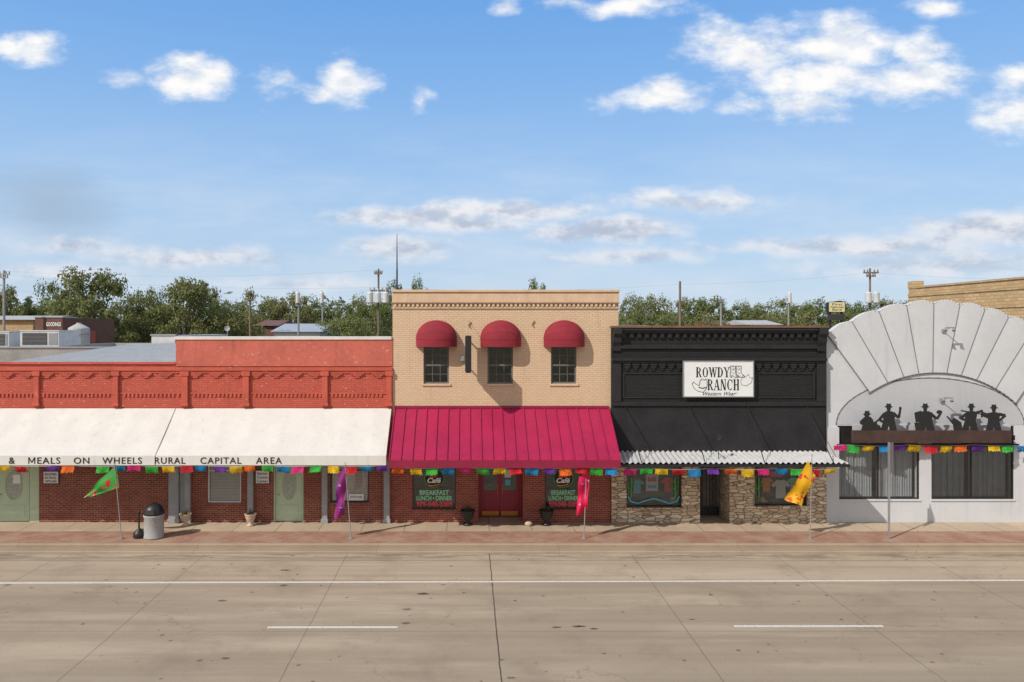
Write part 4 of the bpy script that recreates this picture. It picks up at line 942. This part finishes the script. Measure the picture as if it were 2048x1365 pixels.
# ---------------------------------------------------------------- flags on poles
def flag(base,topp,corners,mat,label,Y=-2.15,nw=3,inner=None):
    bx=sx(base[0],Y); tx=sx(topp[0],Y); tz=sz(topp[1],Y)
    f=thing('festival_flag',label,'flag',(bx,Y,0),'festival flags along the kerb')
    MB().cyl((bx,Y,0),(tx,Y,tz),.018,.012,8).lathe(bx,Y,[(.09,0.001),(.09,.02),(.03,.04),(.02,.12)],10).obj('pole','steel',f)
    TL,TR,BR,BL=corners
    ph=random.random()*3
    def fn(u,v):
        x=(TL[0]*(1-u)+TR[0]*u)*(1-v)+(BL[0]*(1-u)+BR[0]*u)*v
        y=(TL[1]*(1-u)+TR[1]*u)*(1-v)+(BL[1]*(1-u)+BR[1]*u)*v
        w=math.sin(v*nw*2*math.pi+u*2+ph)
        x+=1.5*w*math.sin(v*3.1+.3); y+=1.5*math.sin(u*math.pi*2+ph)*v
        return (sx(x,Y),Y+.08*w*(.2+v)+.05*math.sin(u*7+ph)*v,sz(y,Y))
    MB().grid(fn,14,24).obj('flag_cloth',mat,f,True)
fm1=flag_mat('green_flag_cloth',(70,175,75),(215,60,50),(240,240,230))
fm2=flag_mat('purple_flag_cloth',(150,40,120),(110,50,180),(240,200,60))
fm3=flag_mat('pink_flag_cloth',(230,25,80),(225,40,130),(250,200,210))
fm4=flag_mat('yellow_flag_cloth',(250,190,30),(235,90,40),(225,60,130))
flag((243,1080),(229,926),((231,930),(238,976),(184,992),(164,996)),fm1,'green festival flag blowing sideways on leaning metal pole',nw=1.2)
flag((702,1080),(690,925),((676,950),(694,930),(688,1030),(668,1040)),fm2,'purple festival flag hanging twisted from metal pole',nw=1.6)
flag((1168,1077),(1173,933),((1158,954),(1179,944),(1174,1024),(1152,1032)),fm3,'bright pink festival flag hanging from metal pole',nw=1.4)
flag((1620,1078),(1624,908),((1616,922),(1631,952),(1602,1013),(1571,1000)),fm4,'yellow and orange festival flag blowing on metal pole',nw=1.3)

# ---------------------------------------------------------------- street furniture
Yb=-2.05
tb=thing('litter_bin','round grey aggregate litter bin with black domed lid','litter bin',(sx(308,Yb),Yb,0))
X=sx(308,Yb)
MB().lathe(X,Yb,[(.30,.002),(.335,.03),(.335,.05),(.32,.08),(.32,.72),(.345,.75),(.345,.80),(.31,.81)],28).obj('bin_body','grey_can',tb,True)
m=MB(); m.lathe(X,Yb,[(.335,.812),(.345,.84),(.33,.92),(.28,1.04),(.2,1.13),(.1,1.18),(.01,1.19)],28); m.obj('lid','black_metal',tb,True)
MB().box(X-.13,X+.13,Yb-.345,Yb-.25,.86,1.0).obj('lid_flap','dark_frame',tb)
au=MB(); X2=sx(278,Yb); au.lathe(X2,Yb,[(.17,.002),(.19,.03),(.19,.14),(.15,.22),(.05,.30),(.03,.36),(.025,.80),(.045,.83),(.045,.90),(.01,.94)],20)
top(au.obj('cigarette_bin','black_metal',None,True),'black bottle-shaped cigarette receptacle beside litter bin','cigarette bin')
def urn(xp,Y,mat,label,s=1.0,plant=True):
    X=sx(xp,Y); u=thing('planter_urn',label,'planter',(X,Y,0),'urn planters along the wall')
    MB().lathe(X,Y,[(.15*s,.002),(.15*s,.05*s),(.08*s,.08*s),(.07*s,.14*s),(.15*s,.22*s),(.2*s,.34*s),(.21*s,.42*s),(.24*s,.46*s),(.24*s,.48*s),(.19*s,.475*s),(.17*s,.42*s)],20).obj('urn',mat,u,True)
    MB().lathe(X,Y,[(.17*s,.40*s),(.17*s,.425*s)],16).obj('soil','soil',u)
    if plant:
        m=MB()
        for i in range(50):
            a=random.random()*6.28;r=random.random()*.15*s;h=random.uniform(.08,.3)*s;lx=random.uniform(-.1,.1);ly=random.uniform(-.1,.1)
            p=(X+r*math.cos(a),Y+r*math.sin(a),.42*s); m.add([p,(p[0]+.02,p[1],p[2]),(p[0]+lx,p[1]+ly,p[2]+h)],[(0,1,2)])
        m.obj('plant','soil',u)
urn(371,-.5,'urn_stone','pale stone urn planter against red brick',.92)
urn(501,-.5,'urn_stone','pale stone urn planter near green door',.92)
urn(935,-.4,'black_metal','black iron urn planter beside red doors',1.15)
urn(1093,-.4,'black_metal','black iron urn planter beneath cafe window',1.15)
m=MB(); m.lathe(sx(1057,-.5),-.5,[(.1,.002),(.15,.06),(.13,.14),(.05,.18)],9); top(m.obj('rock','urn_stone',None,True),'small brown rock at the cafe doorway','rock')
rs=thing('road_sign','tall metal road sign seen from its grey back','road sign',(sx(1778,-2.2),-2.2,0))
X=sx(1778,-2.2)
MB().box(X-.03,X+.03,-2.22,-2.18,0,sz(885,-2.2)).obj('pole','steel',rs)
def rr(x0,x1,z0,z1,r):
    o=[]
    for cx,cz,a in((x1-r,z1-r,0),(x0+r,z1-r,90),(x0+r,z0+r,180),(x1-r,z0+r,270)):
        for t in range(5): q=math.radians(a+t*22.5); o.append((cx+r*math.cos(q),cz+r*math.sin(q)))
    return o
sp_=MB().prism(rr(-.3,.3,sz(946,-2.2),sz(886,-2.2),.05),-.004,0.004)
rotm=Matrix.Rotation(math.radians(50),4,'Z')
sp_.v=[tuple(Vector((X+.06,-2.25,0))+rotm@Vector(v)) for v in sp_.v]
sp_.obj('sign_plate','steel',rs)

# ---------------------------------------------------------------- background buildings
def bg_building(x0p,x1p,ytop,Y,depth,mat,roofmat,label,kind='building',gable=0.0,windows=0):
    x0=sx(x0p,Y);x1=sx(x1p,Y);zt=sz(ytop,Y)
    o=thing(kind,label,'building',((x0+x1)/2,Y,-.2))
    ops=[]
    if windows:
        for i in range(windows):
            c=x0+(x1-x0)*(i+.5)/windows; ops.append((c-.6,c+.6,1.0,2.4))
    m=MB(); m.wall(x0,x1,-.25,zt,Y,Y+.3,ops); m.box(x0,x0+.3,Y+.301,Y+depth,-.25,zt); m.box(x1-.3,x1,Y+.301,Y+depth,-.25,zt); m.box(x0+.3,x1-.3,Y+depth-.3,Y+depth,-.25,zt)
    m.obj('wall',mat,o)
    if gable: MB().xprism([(Y-.4,zt+.002),(Y+depth/2,zt+gable),(Y+depth+.4,zt+.002)],x0-.4,x1+.4).obj('roof',roofmat,o)
    else:
        MB().box(x0+.31,x1-.31,Y+.31,Y+depth-.31,zt-.6,zt-.4).obj('roof',roofmat,o)
        MB().box(x0-.06,x1+.06,Y-.06,Y+.33,zt+.002,zt+.1).obj('coping','steel',o)
    for a in ops: window(o,a[0],a[1],a[2],a[3],Y+.08)
    return o
M['brown_brick']=brick('brown_brick',(120,76,62),(104,64,52),(124,104,90))
M['blue_roof']=plain('blue_grey_metal_roof',(160,168,182),.8,.1,1,streak=.2)
g0=bg_building(-40,42,664,32,12,'red_brick','tar','low red brick building with white lettering on its wall')
text('BREW',sx(21,31.9),sx(48,31.9),sz(690,31.9),sz(673,31.9),31.95,'t_white',g0,off=.02)
g=bg_building(70,125,636,40,10,'brown_brick','tar','dark brown brick building with faded painted name')
text('GOODINGS',sx(92,39.9),sx(121,39.9),sz(653,39.9),sz(645,39.9),39.95,'t_white',g,off=.02)
bg_building(-60,66,640,48,12,'tan_brick','galv_roof','low tan building with metal roof','building',0.5)
bg_building(303,350,672,18.6,10,'galv','galv_roof','white corrugated metal sided building with flat roof')
bg_building(548,640,664,62,14,'stucco','blue_roof','house with blue metal gable roof','house',1.0)
bg_building(512,552,652,74,12,'brown_brick','coping_brown','small dark brick house among trees','house',.8)
bg_building(1500,1560,650,80,12,'stucco','galv_roof','pale house with low gable roof','house',.7)
bg_building(1240,1300,653,55,10,'stucco','galv_roof','low pale building with flat roof')
bg_building(1420,1470,652,90,10,'tan_brick','coping_brown','tan bungalow with brown roof among trees','house',.9)
TX=24.6; YB_=TX*F/(1817-936)-D
TB=thing('brick_building','tall weathered tan brick building with stepped parapet','building',(TX+6,6,0))
zt=sz(578,YB_)
MB().box(TX,TX+14,-0.5,YB_,-.25,zt).obj('wall','tan_brick',TB)
MB().box(TX-.03,TX+.4,YB_-.75,YB_+.03,zt+.002,sz(564,YB_)).obj('parapet_end','tan_brick',TB)
MB().box(TX-.06,TX+.35,-.5,YB_-.76,zt+.002,zt+.09).obj('coping','tan_brick',TB)
MB().cyl((TX+.6,6,zt),(TX+.6,6,zt+.75),.09).obj('vent_pipe','rust_beam',TB)
MB().box(TX-.05,TX-.003,-.5,YB_-.02,zt-.45,zt-.3).box(TX-.05,TX-.003,-.5,YB_-.02,zt-1.25,zt-1.12).obj('belt_course','tan_brick',TB)
FR=bg_building(-20,298,697,18.5,16,'tar','galv_roof','flat-roofed rear building with metal roof behind the shops')
def hvac(x0p,x1p,y0,y1,Y,label):
    o=thing('air_conditioner',label,'air conditioner',(sx((x0p+x1p)/2,Y),Y,sz(y1,Y)),'rooftop air conditioners')
    a,b,c,d=sx(x0p,Y),sx(x1p,Y),sz(y1,Y),sz(y0,Y)
    MB().box(a,b,Y,Y+1.4,c,d).box(a-.03,b+.03,Y-.03,Y+1.43,d+.002,d+.06).obj('housing','galv',o,bevel=.01)
    MB().box(a+.15,a+(b-a)*.70,Y-.008,Y-.002,c+.1,d-.1).obj('coil_screen','dark_frame',o)
    m=MB(); z=c+.14
    while z<d-.12: m.box(a+.17,a+(b-a)*.69,Y-.03,Y-.010,z,z+.02); z+=.085
    m.obj('louvre','steel',o)
    MB().box(b-(b-a)*.26,b-.08,Y-.02,Y-.003,c+.12,d-.12).obj('access_panel','steel',o)
    MB().box(a+.1,b-.1,Y+.1,Y+1.3,sz(697,Y)-.5,c-.002).obj('base','steel',o)
hvac(40,118,663,694,20,'large grey rooftop air conditioner with louvred side')
hvac(118,137,663,692,23,'small grey rooftop air conditioner housing')
hvac(-8,18,665,695,21,'boxy grey rooftop air conditioner')
tk=thing('water_tank','grey cylindrical metal tank with conical top','tank',(sx(158,36),36,0))
X=sx(158,36); m=MB(); m.lathe(X,36,[(.85,0),(.85,sz(658,36)),(.8,sz(656,36)),(.2,sz(648,36)),(.18,sz(646,36))],20); m.obj('tank_body','galv_roof',tk,False)
MB().tube([(X+.9*math.cos(t*math.pi/10),36+.9*math.sin(t*math.pi/10),sz(668,36)) for t in range(21)],.03).obj('tank_band','steel',tk)
ds=thing('satellite_dish','small grey satellite dish on short mast','satellite dish',(sx(455,12),12,5.7))
X=sx(455,12); MB().cyl((X,12,5.7),(X,12,sz(660,12)),.02).obj('mast','steel',ds)
m=MB(); cz=sz(657,12)
def dish(u,v): 
    r=.15*v;a=u*2*math.pi; return (X+r*math.cos(a),11.98-(r*r)*2.4,cz+r*math.sin(a))
m.grid(dish,20,5); m.obj('dish','grey_post',ds,True)
MB().cyl((X,11.95,cz-.05),(X-.03,11.75,cz-.02),.008).obj('feed_arm','steel',ds)

bk=thing('pylon_sign','cream and black bank pylon sign on posts','sign',(sx(1673,45),45,0))
MB().prism([(sx(1657,45),sz(626,45)),(sx(1690,45),sz(624,45)),(sx(1691,45),sz(604,45)),(sx(1680,45),sz(602,45)),(sx(1657,45),sz(605,45))],45,45.5).obj('sign_cabinet','black_metal',bk)
b=MB().box(sx(1658,45),sx(1689,45),44.95,44.995,sz(624,45),sz(605,45)).obj('sign_face',plain('cream_sign_face',(222,208,160),.5,.05),bk)
for i,s in enumerate(('First','National','Bank')): text(s,sx(1664-(i==1)*3,45),sx(1684+(i==1)*2,45),sz(611.2+i*5.3,45),sz(607+i*5.3,45),44.94,'t_dark',b)
MB().box(sx(1658,45),sx(1689,45),45,45.4,sz(641,45),sz(629,45)).obj('message_board','dark_frame',bk)
MB().cyl((sx(1662,45),45.2,-.2),(sx(1662,45),45.2,sz(605,45)),.12).cyl((sx(1685,45),45.2,-.2),(sx(1685,45),45.2,sz(605,45)),.12).obj('post','black_metal',bk)

def upole(xp,ytop,Y,label,arms=(),cans=0,mat='wood',r=.14):
    X=sx(xp,Y); zt=sz(ytop,Y)
    o=thing('utility_pole',label,'utility pole',(X,Y,-.2),'utility poles behind the shops')
    MB().cyl((X,Y,-.25),(X,Y,zt),r,r*.7,10).obj('pole',mat,o)
    for (ya,hw) in arms:
        z=sz(ya,Y); w=hw*(D+Y)/F
        a=MB().box(X-w,X+w,Y-.2,Y-.1,z-.06,z+.06).obj('crossarm',mat,o)
        i=MB()
        for t in(-.9,-.45,.45,.9): i.lathe(X+w*t,Y-.15,[(.05,z+.06),(.07,z+.12),(.04,z+.16),(.07,z+.2),(.02,z+.28)],8)
        i.obj('insulator','steel',a)
    for k in range(cans):
        cx=X+(k-(cans-1)/2)*.62*(D+Y)/60; z0=sz(607,Y); h=(D+Y)/F*22
        MB().lathe(cx,Y-.35,[(.2,z0),(.24,z0+.05),(.24,z0+h*.9),(.18,z0+h),(.05,z0+h+.02),(.04,z0+h+.3)],14).obj('transformer','galv',o)
    return o
upole(757,538,30,'wooden utility pole with three grey transformers',((548,8),(582,18)),3,r=.10)
upole(8,541,38,'tall utility pole with double crossarms',((549,14),(556,10)),0,'steel')
upole(500,592,60,'wooden utility pole with crossarm among trees',((600,9),),0)
upole(597,604,55,'grey utility pole with single lamp arm',((612,5),),1,'steel')
upole(645,606,70,'short utility pole with transformer',((611,6),),1,'steel')
upole(1360,563,40,'plain tapered wooden utility pole',(),0)
upole(1442,598,60,'thin utility pole with lamp arm',((603,5),),0,'steel')
upole(1740,537,32,'wooden utility pole with crossarms and grey transformers',((546,15),(553,9)),2,r=.10)
upole(1577,596,75,'distant utility pole with white transformer',((600,5),),1,'steel')
am=MB(); X=sx(794,8); am.cyl((X,8,6.8),(X,8,sz(540,8)),.05,.04).cyl((X,8,sz(540,8)),(X,8,sz(468,8)),.035,.012); top(am.obj('antenna_mast','dark_frame'),'tall slim dark radio mast above beige parapet','antenna')
WI=[(8,549,38,757,548,30),(8,556,38,757,583,30),(757,583,30,1360,575,40),(500,600,60,1442,603,60),(1360,575,40,1740,553,32),(500,600,60,8,585,50),(1740,553,32,2300,562,36)]
for a in WI:
    p0=Vector((sx(a[0],a[2]),a[2]-.15,sz(a[1],a[2])+.28)); p1=Vector((sx(a[3],a[5]),a[5]-.15,sz(a[4],a[5])+.28))
    L=(p1-p0).length; pts=[]
    for i in range(21):
        t=i/20; p=p0.lerp(p1,t); p.z-=4*t*(1-t)*L*.014; pts.append(p)
    o=MB().tube(pts,.005,4).obj('power_line','grey_frame'); top(o,'thin dark overhead wire strung between utility poles','wire','overhead wires between utility poles')

# ---------------------------------------------------------------- trees
def leafquads(m,c,r,n,size,rng):
    for _ in range(n):
        d=Vector((rng.gauss(0,1),rng.gauss(0,1),rng.gauss(0,1))).normalized()
        p=c+Vector((d.x*r[0],d.y*r[1],d.z*r[2]))*rng.uniform(.35,1.25)**1.0
        nn=(d*.7+Vector((rng.gauss(0,.6),rng.gauss(0,.6)-.25,rng.gauss(0,.6)+.3))).normalized()
        a=nn.orthogonal().normalized(); a.rotate(Matrix.Rotation(rng.random()*6.28,3,nn)); b=nn.cross(a)
        s=size*rng.uniform(.5,1.2); t=s*rng.uniform(.4,.8)
        o=len(m.v)
        m.v+= [tuple(p-a*s),tuple(p-b*t),tuple(p+a*s),tuple(p+b*t)]; m.f.append((o,o+1,o+2,o+3))
def tree_meshes(seed,nc=26,dens=190,sparse=1.0):
    rng=random.Random(seed)
    cr=MB(); tr=MB()
    tr.cyl((0,0,-.02),(.01,0,.16),.032,.024,8); 
    for i in range(nc):
        a=rng.random()*6.28; rr_=math.sqrt(rng.random())*.43; zz_=rng.uniform(.16,.91)
        k=math.sqrt(max(0.05,1-((zz_-.5)/.46)**2)); 
        c=Vector((rr_*k*math.cos(a),rr_*k*math.sin(a),zz_))
        r=rng.uniform(.06,.13)*sparse
        leafquads(cr,c,(r,r,r*.75),dens,.0165,rng)
        if i<14:
            q=Vector((0.01,0,.16+.25*rng.random())); 
            tr.cyl((0.01,0,.15),q,.018,.014,6); md=q.lerp(c,.5)+Vector((0,0,.03)); tr.cyl(q,md,.012,.008,5); tr.cyl(md,c,.008,.003,5)
    def mesh(mb,nm,mt):
        me=bpy.data.meshes.new(nm); me.from_pydata(mb.v,[],mb.f); me.materials.append(M[mt]); return me
    return mesh(tr,'trunk','bark'),mesh(cr,'crown','leaf')
variants=[tree_meshes(11,54,190),tree_meshes(12,42,190,.95),tree_meshes(13,58,180),tree_meshes(14,38,180,.95),tree_meshes(15,50,190,1.05)]
TR=[(20,572,110,50),(95,566,90,52),(183,538,165,46),(150,575,110,58),(255,585,90,60),(300,574,90,56),(275,610,120,50),(372,557,150,48),(415,572,90,60),(330,600,120,62),(450,600,100,66),(505,583,90,64),(545,595,90,72),(590,588,90,70),(625,596,90,75),(470,620,130,50),(230,620,140,44),(60,610,130,56),(680,602,90,75),(712,592,80,72),(700,630,130,42),(655,640,100,50),(740,605,90,64),(790,562,50,60),(830,556,60,58),(765,600,80,50),(560,628,110,80),(410,625,120,52),
(1070,561,66,60),(1255,590,70,75),(1300,588,90,80),(1345,602,90,85),(1390,596,90,88),(1430,594,90,90),(1475,604,90,92),(1515,606,90,95),(1560,600,90,92),(1600,607,90,96),(1640,600,90,88),(1680,606,90,86),(1715,603,90,84),(1760,600,90,80),(1800,602,90,82),(1280,622,110,60),(1400,626,120,66),(1530,628,120,76),(1620,628,110,72),(1700,625,110,70),(1335,632,110,58),(1790,622,110,70),(0,600,120,66),(-60,570,120,50)]
for i,(xp,yt,wp,Y) in enumerate(TR):
    Y=Y+18
    s=(D+Y)/F; hgt=(sz(yt,Y)+.3)*1.04; w=wp*s*1.15
    tm,cm=variants[i%5]
    big=hgt>13.5
    t=thing('tree','tall spreading oak tree with olive-green crown' if big else 'rounded green tree in the tree line','tree',(sx(xp,Y),Y,-.26),'trees behind the shops')
    t.scale=(w,w,hgt); t.rotation_euler[2]=random.uniform(-.9,.9)
    for nm,me in(('trunk',tm),('crown',cm)):
        o=bpy.data.objects.new(nm,me); col.objects.link(o); o.parent=t
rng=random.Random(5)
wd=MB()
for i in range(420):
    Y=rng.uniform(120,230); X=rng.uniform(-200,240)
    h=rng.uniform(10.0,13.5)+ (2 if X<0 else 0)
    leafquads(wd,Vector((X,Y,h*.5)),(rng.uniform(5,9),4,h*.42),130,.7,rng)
me=bpy.data.meshes.new('woods'); me.from_pydata(wd.v,[],wd.f); me.materials.append(M['leaf_hazed'])
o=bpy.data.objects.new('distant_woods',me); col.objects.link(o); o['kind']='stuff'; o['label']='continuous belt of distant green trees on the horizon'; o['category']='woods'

# ---------------------------------------------------------------- world
w=bpy.data.worlds.new('World'); scene.world=w; w.use_nodes=True
try:
    w.cycles.sampling_method='MANUAL'; w.cycles.sample_map_resolution=256
except Exception: pass
nt=NT(w.node_tree); nt.n.clear()
out=nt.add('ShaderNodeOutputWorld'); bg=nt.add('ShaderNodeBackground'); nt.link(bg.outputs[0],out.inputs[0])
sky=nt.add('ShaderNodeTexSky'); sky.sky_type='NISHITA'; sky.sun_disc=False
SV=Vector((-2.7,-2.2,2.8)).normalized()
sky.sun_elevation=math.asin(SV.z); sky.sun_rotation=math.atan2(SV.x,SV.y)
sky.air_density=1.0; sky.dust_density=0.6; sky.ozone_density=2.0; sky.altitude=100
skc=nt.vmath('SCALE',sky.outputs[0],scale=0.12)
tcw=nt.add('ShaderNodeTexCoord').outputs['Generated']
dx,dy,dz=nt.sep(tcw)[0:3]
dym=nt.math('MAXIMUM',dy,0.15)
uv=nt.comb(nt.math('DIVIDE',dx,dym),nt.math('DIVIDE',dz,dym),0.0)
blobs=[(55,97,75,30,1),(20,90,40,25,1),(385,158,95,40,1.1),(380,130,50,28,1),(265,165,45,18,.45),(540,165,50,28,.45),(690,165,60,45,1.15),(640,182,60,20,1),(838,200,22,22,.5),(1020,25,30,20,.6),(1240,10,150,20,.8),(1325,195,95,32,1.05),(1340,175,45,28,1),(1210,210,40,18,.5),(1440,85,90,45,.95),(1520,110,110,60,1.05),(1680,90,120,60,1.15),(1640,150,170,50,1.05),(1830,155,130,50,1.1),(1840,95,80,30,.8),(1610,215,95,34,.9),(1490,215,60,22,.5),(1880,15,70,25,.8),(2040,230,90,55,1.0),(2030,160,45,25,.7),
(830,432,200,26,1.25),(1010,420,190,24,1.2),(1210,462,180,28,1.3),(930,448,180,18,1.0),(1360,402,190,22,.8),(800,500,130,30,.95),(1980,458,180,36,1.15),(1700,492,380,24,.9),(1250,515,180,20,.8),(150,497,110,20,.8),(370,515,230,26,.9),(610,565,160,16,.6),(1900,530,330,34,.75),(120,550,200,24,.6)]
grp=bpy.data.node_groups.new('clouds','ShaderNodeTree')
grp.interface.new_socket('Vector',in_out='INPUT',socket_type='NodeSocketVector'); grp.interface.new_socket('Density',in_out='OUTPUT',socket_type='NodeSocketFloat')
g=NT(grp); gi=g.add('NodeGroupInput'); go=g.add('NodeGroupOutput'); pv_=gi.outputs[0]
nz=g.add('ShaderNodeTexNoise'); g.link(pv_,nz.inputs['Vector']); nz.inputs['Scale'].default_value=14; nz.inputs['Detail'].default_value=3
wp_=g.vmath('ADD',pv_,g.vmath('MULTIPLY',g.vmath('SUBTRACT',nz.outputs['Color'],(.5,.5,.5)),(.05,.03,0)))
cur=None
for (x,y,rx,ry,am_) in blobs:
    c=((x-936)/F,(655-y)/F); d=g.vmath('LENGTH',g.vmath('MULTIPLY_ADD',wp_,(F/rx,F/ry,0),(-c[0]*F/rx,-c[1]*F/ry,0)))
    v=g.math('MULTIPLY_ADD',d,-am_,1.15*am_)
    cur=v if cur is None else g.math('MAXIMUM',cur,v)
g.link(g.math('MAXIMUM',cur,-1.2),go.inputs[0])
gn=nt.add('ShaderNodeGroup'); gn.node_tree=grp; nt.link(uv,gn.inputs[0]); base_d=gn.outputs[0]
nst=nt.vmath('MULTIPLY',uv,(1,1.9,1))
el=nt.sep(uv)[1]
n1=nt.noise(nst,16,8,.60)
n2=nt.noise(nt.vmath('ADD',nst,(-.014,.034,0)),16,4,.6)
amp=nt.ss(el,.05,.28,1.2,2.1)
d0=nt.math('ADD',base_d,nt.math('MULTIPLY',nt.math('SUBTRACT',n1,.5),amp))
alpha=nt.ss(d0,-.12,.98)
alpha=nt.math('MULTIPLY',alpha,nt.ss(el,.05,.22,.9,1.0))
front=nt.ss(dy,.2,.5)
alpha=nt.math('MULTIPLY',alpha,front)
shd=nt.ss(nt.math('ADD',nt.math('MULTIPLY',nt.math('SUBTRACT',n2,n1),2.0),nt.math('MULTIPLY',base_d,.25)),-.1,.6)
hi=nt.ss(el,.12,.24)
cl_hi=nt.mix(shd,(1.0,.99,.98,1),(.74,.80,.89,1))
cl_lo=nt.mix(shd,(.82,.83,.87,1),(.47,.54,.67,1))
ccol=nt.mix(hi,cl_lo,cl_hi)
veil=nt.noise(nt.vmath('MULTIPLY',uv,(2.2,9,1)),1.6,8,.62)
va=nt.math('MULTIPLY',nt.math('MULTIPLY',nt.ss(veil,.36,.70),nt.ss(el,.02,.33,.75,.0)),front)
rmp=nt.add('ShaderNodeValToRGB'); nt.link(nt.math('MULTIPLY',dz,1.6,clamp=True),rmp.inputs[0])
els=rmp.color_ramp.elements; els[0].position=0.0; els[0].color=(.56,.69,.83,1); els[1].position=1.0; els[1].color=(.13,.27,.50,1)
for p,c in((.12,(.48,.65,.86,1)),(.30,(.37,.59,.90,1)),(.48,(.245,.49,.89,1)),(.64,(.165,.41,.86,1))):
    q=els.new(p); q.color=c
c=nt.mix(.85,skc,rmp.outputs[0])
# whitish glow added to the unseen sky behind the camera, for a warmer fill
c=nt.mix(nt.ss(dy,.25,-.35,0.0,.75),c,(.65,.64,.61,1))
c=nt.mix(va,c,(.66,.75,.87,1))
sm=nt.vmath('LENGTH',nt.vmath('MULTIPLY_ADD',uv,(F/190,F/130,0),(-(100-936)/190,-(655-410)/130,0)))
c=nt.mix(nt.math('MULTIPLY',nt.ss(nt.math('ADD',sm,nt.math('MULTIPLY',veil,1.2)),.5,1.6,.85,0.0),front),c,(.38,.50,.66,1))
c=nt.mix(alpha,c,ccol)
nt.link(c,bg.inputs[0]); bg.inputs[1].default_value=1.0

sl=bpy.data.lights.new('sun','SUN'); sl.energy=3.85; sl.angle=math.radians(.53); sl.color=(1.0,.945,.865)
so=bpy.data.objects.new('sun',sl); col.objects.link(so); so.rotation_euler=SV.to_track_quat('Z','Y').to_euler(); so.location=(-20,-20,30)
cam=bpy.data.cameras.new('camera'); co=bpy.data.objects.new('camera',cam); col.objects.link(co)
co.location=(0,-D,H); co.rotation_euler=(math.radians(90),0,0)
cam.sensor_width=36; cam.lens=F/2048*36; cam.shift_x=88/2048; cam.shift_y=-27.5/2048; cam.clip_end=4000; cam.clip_start=.1
scene.camera=co
scene.view_settings.view_transform='Standard'; scene.view_settings.look='None'; scene.view_settings.exposure=0
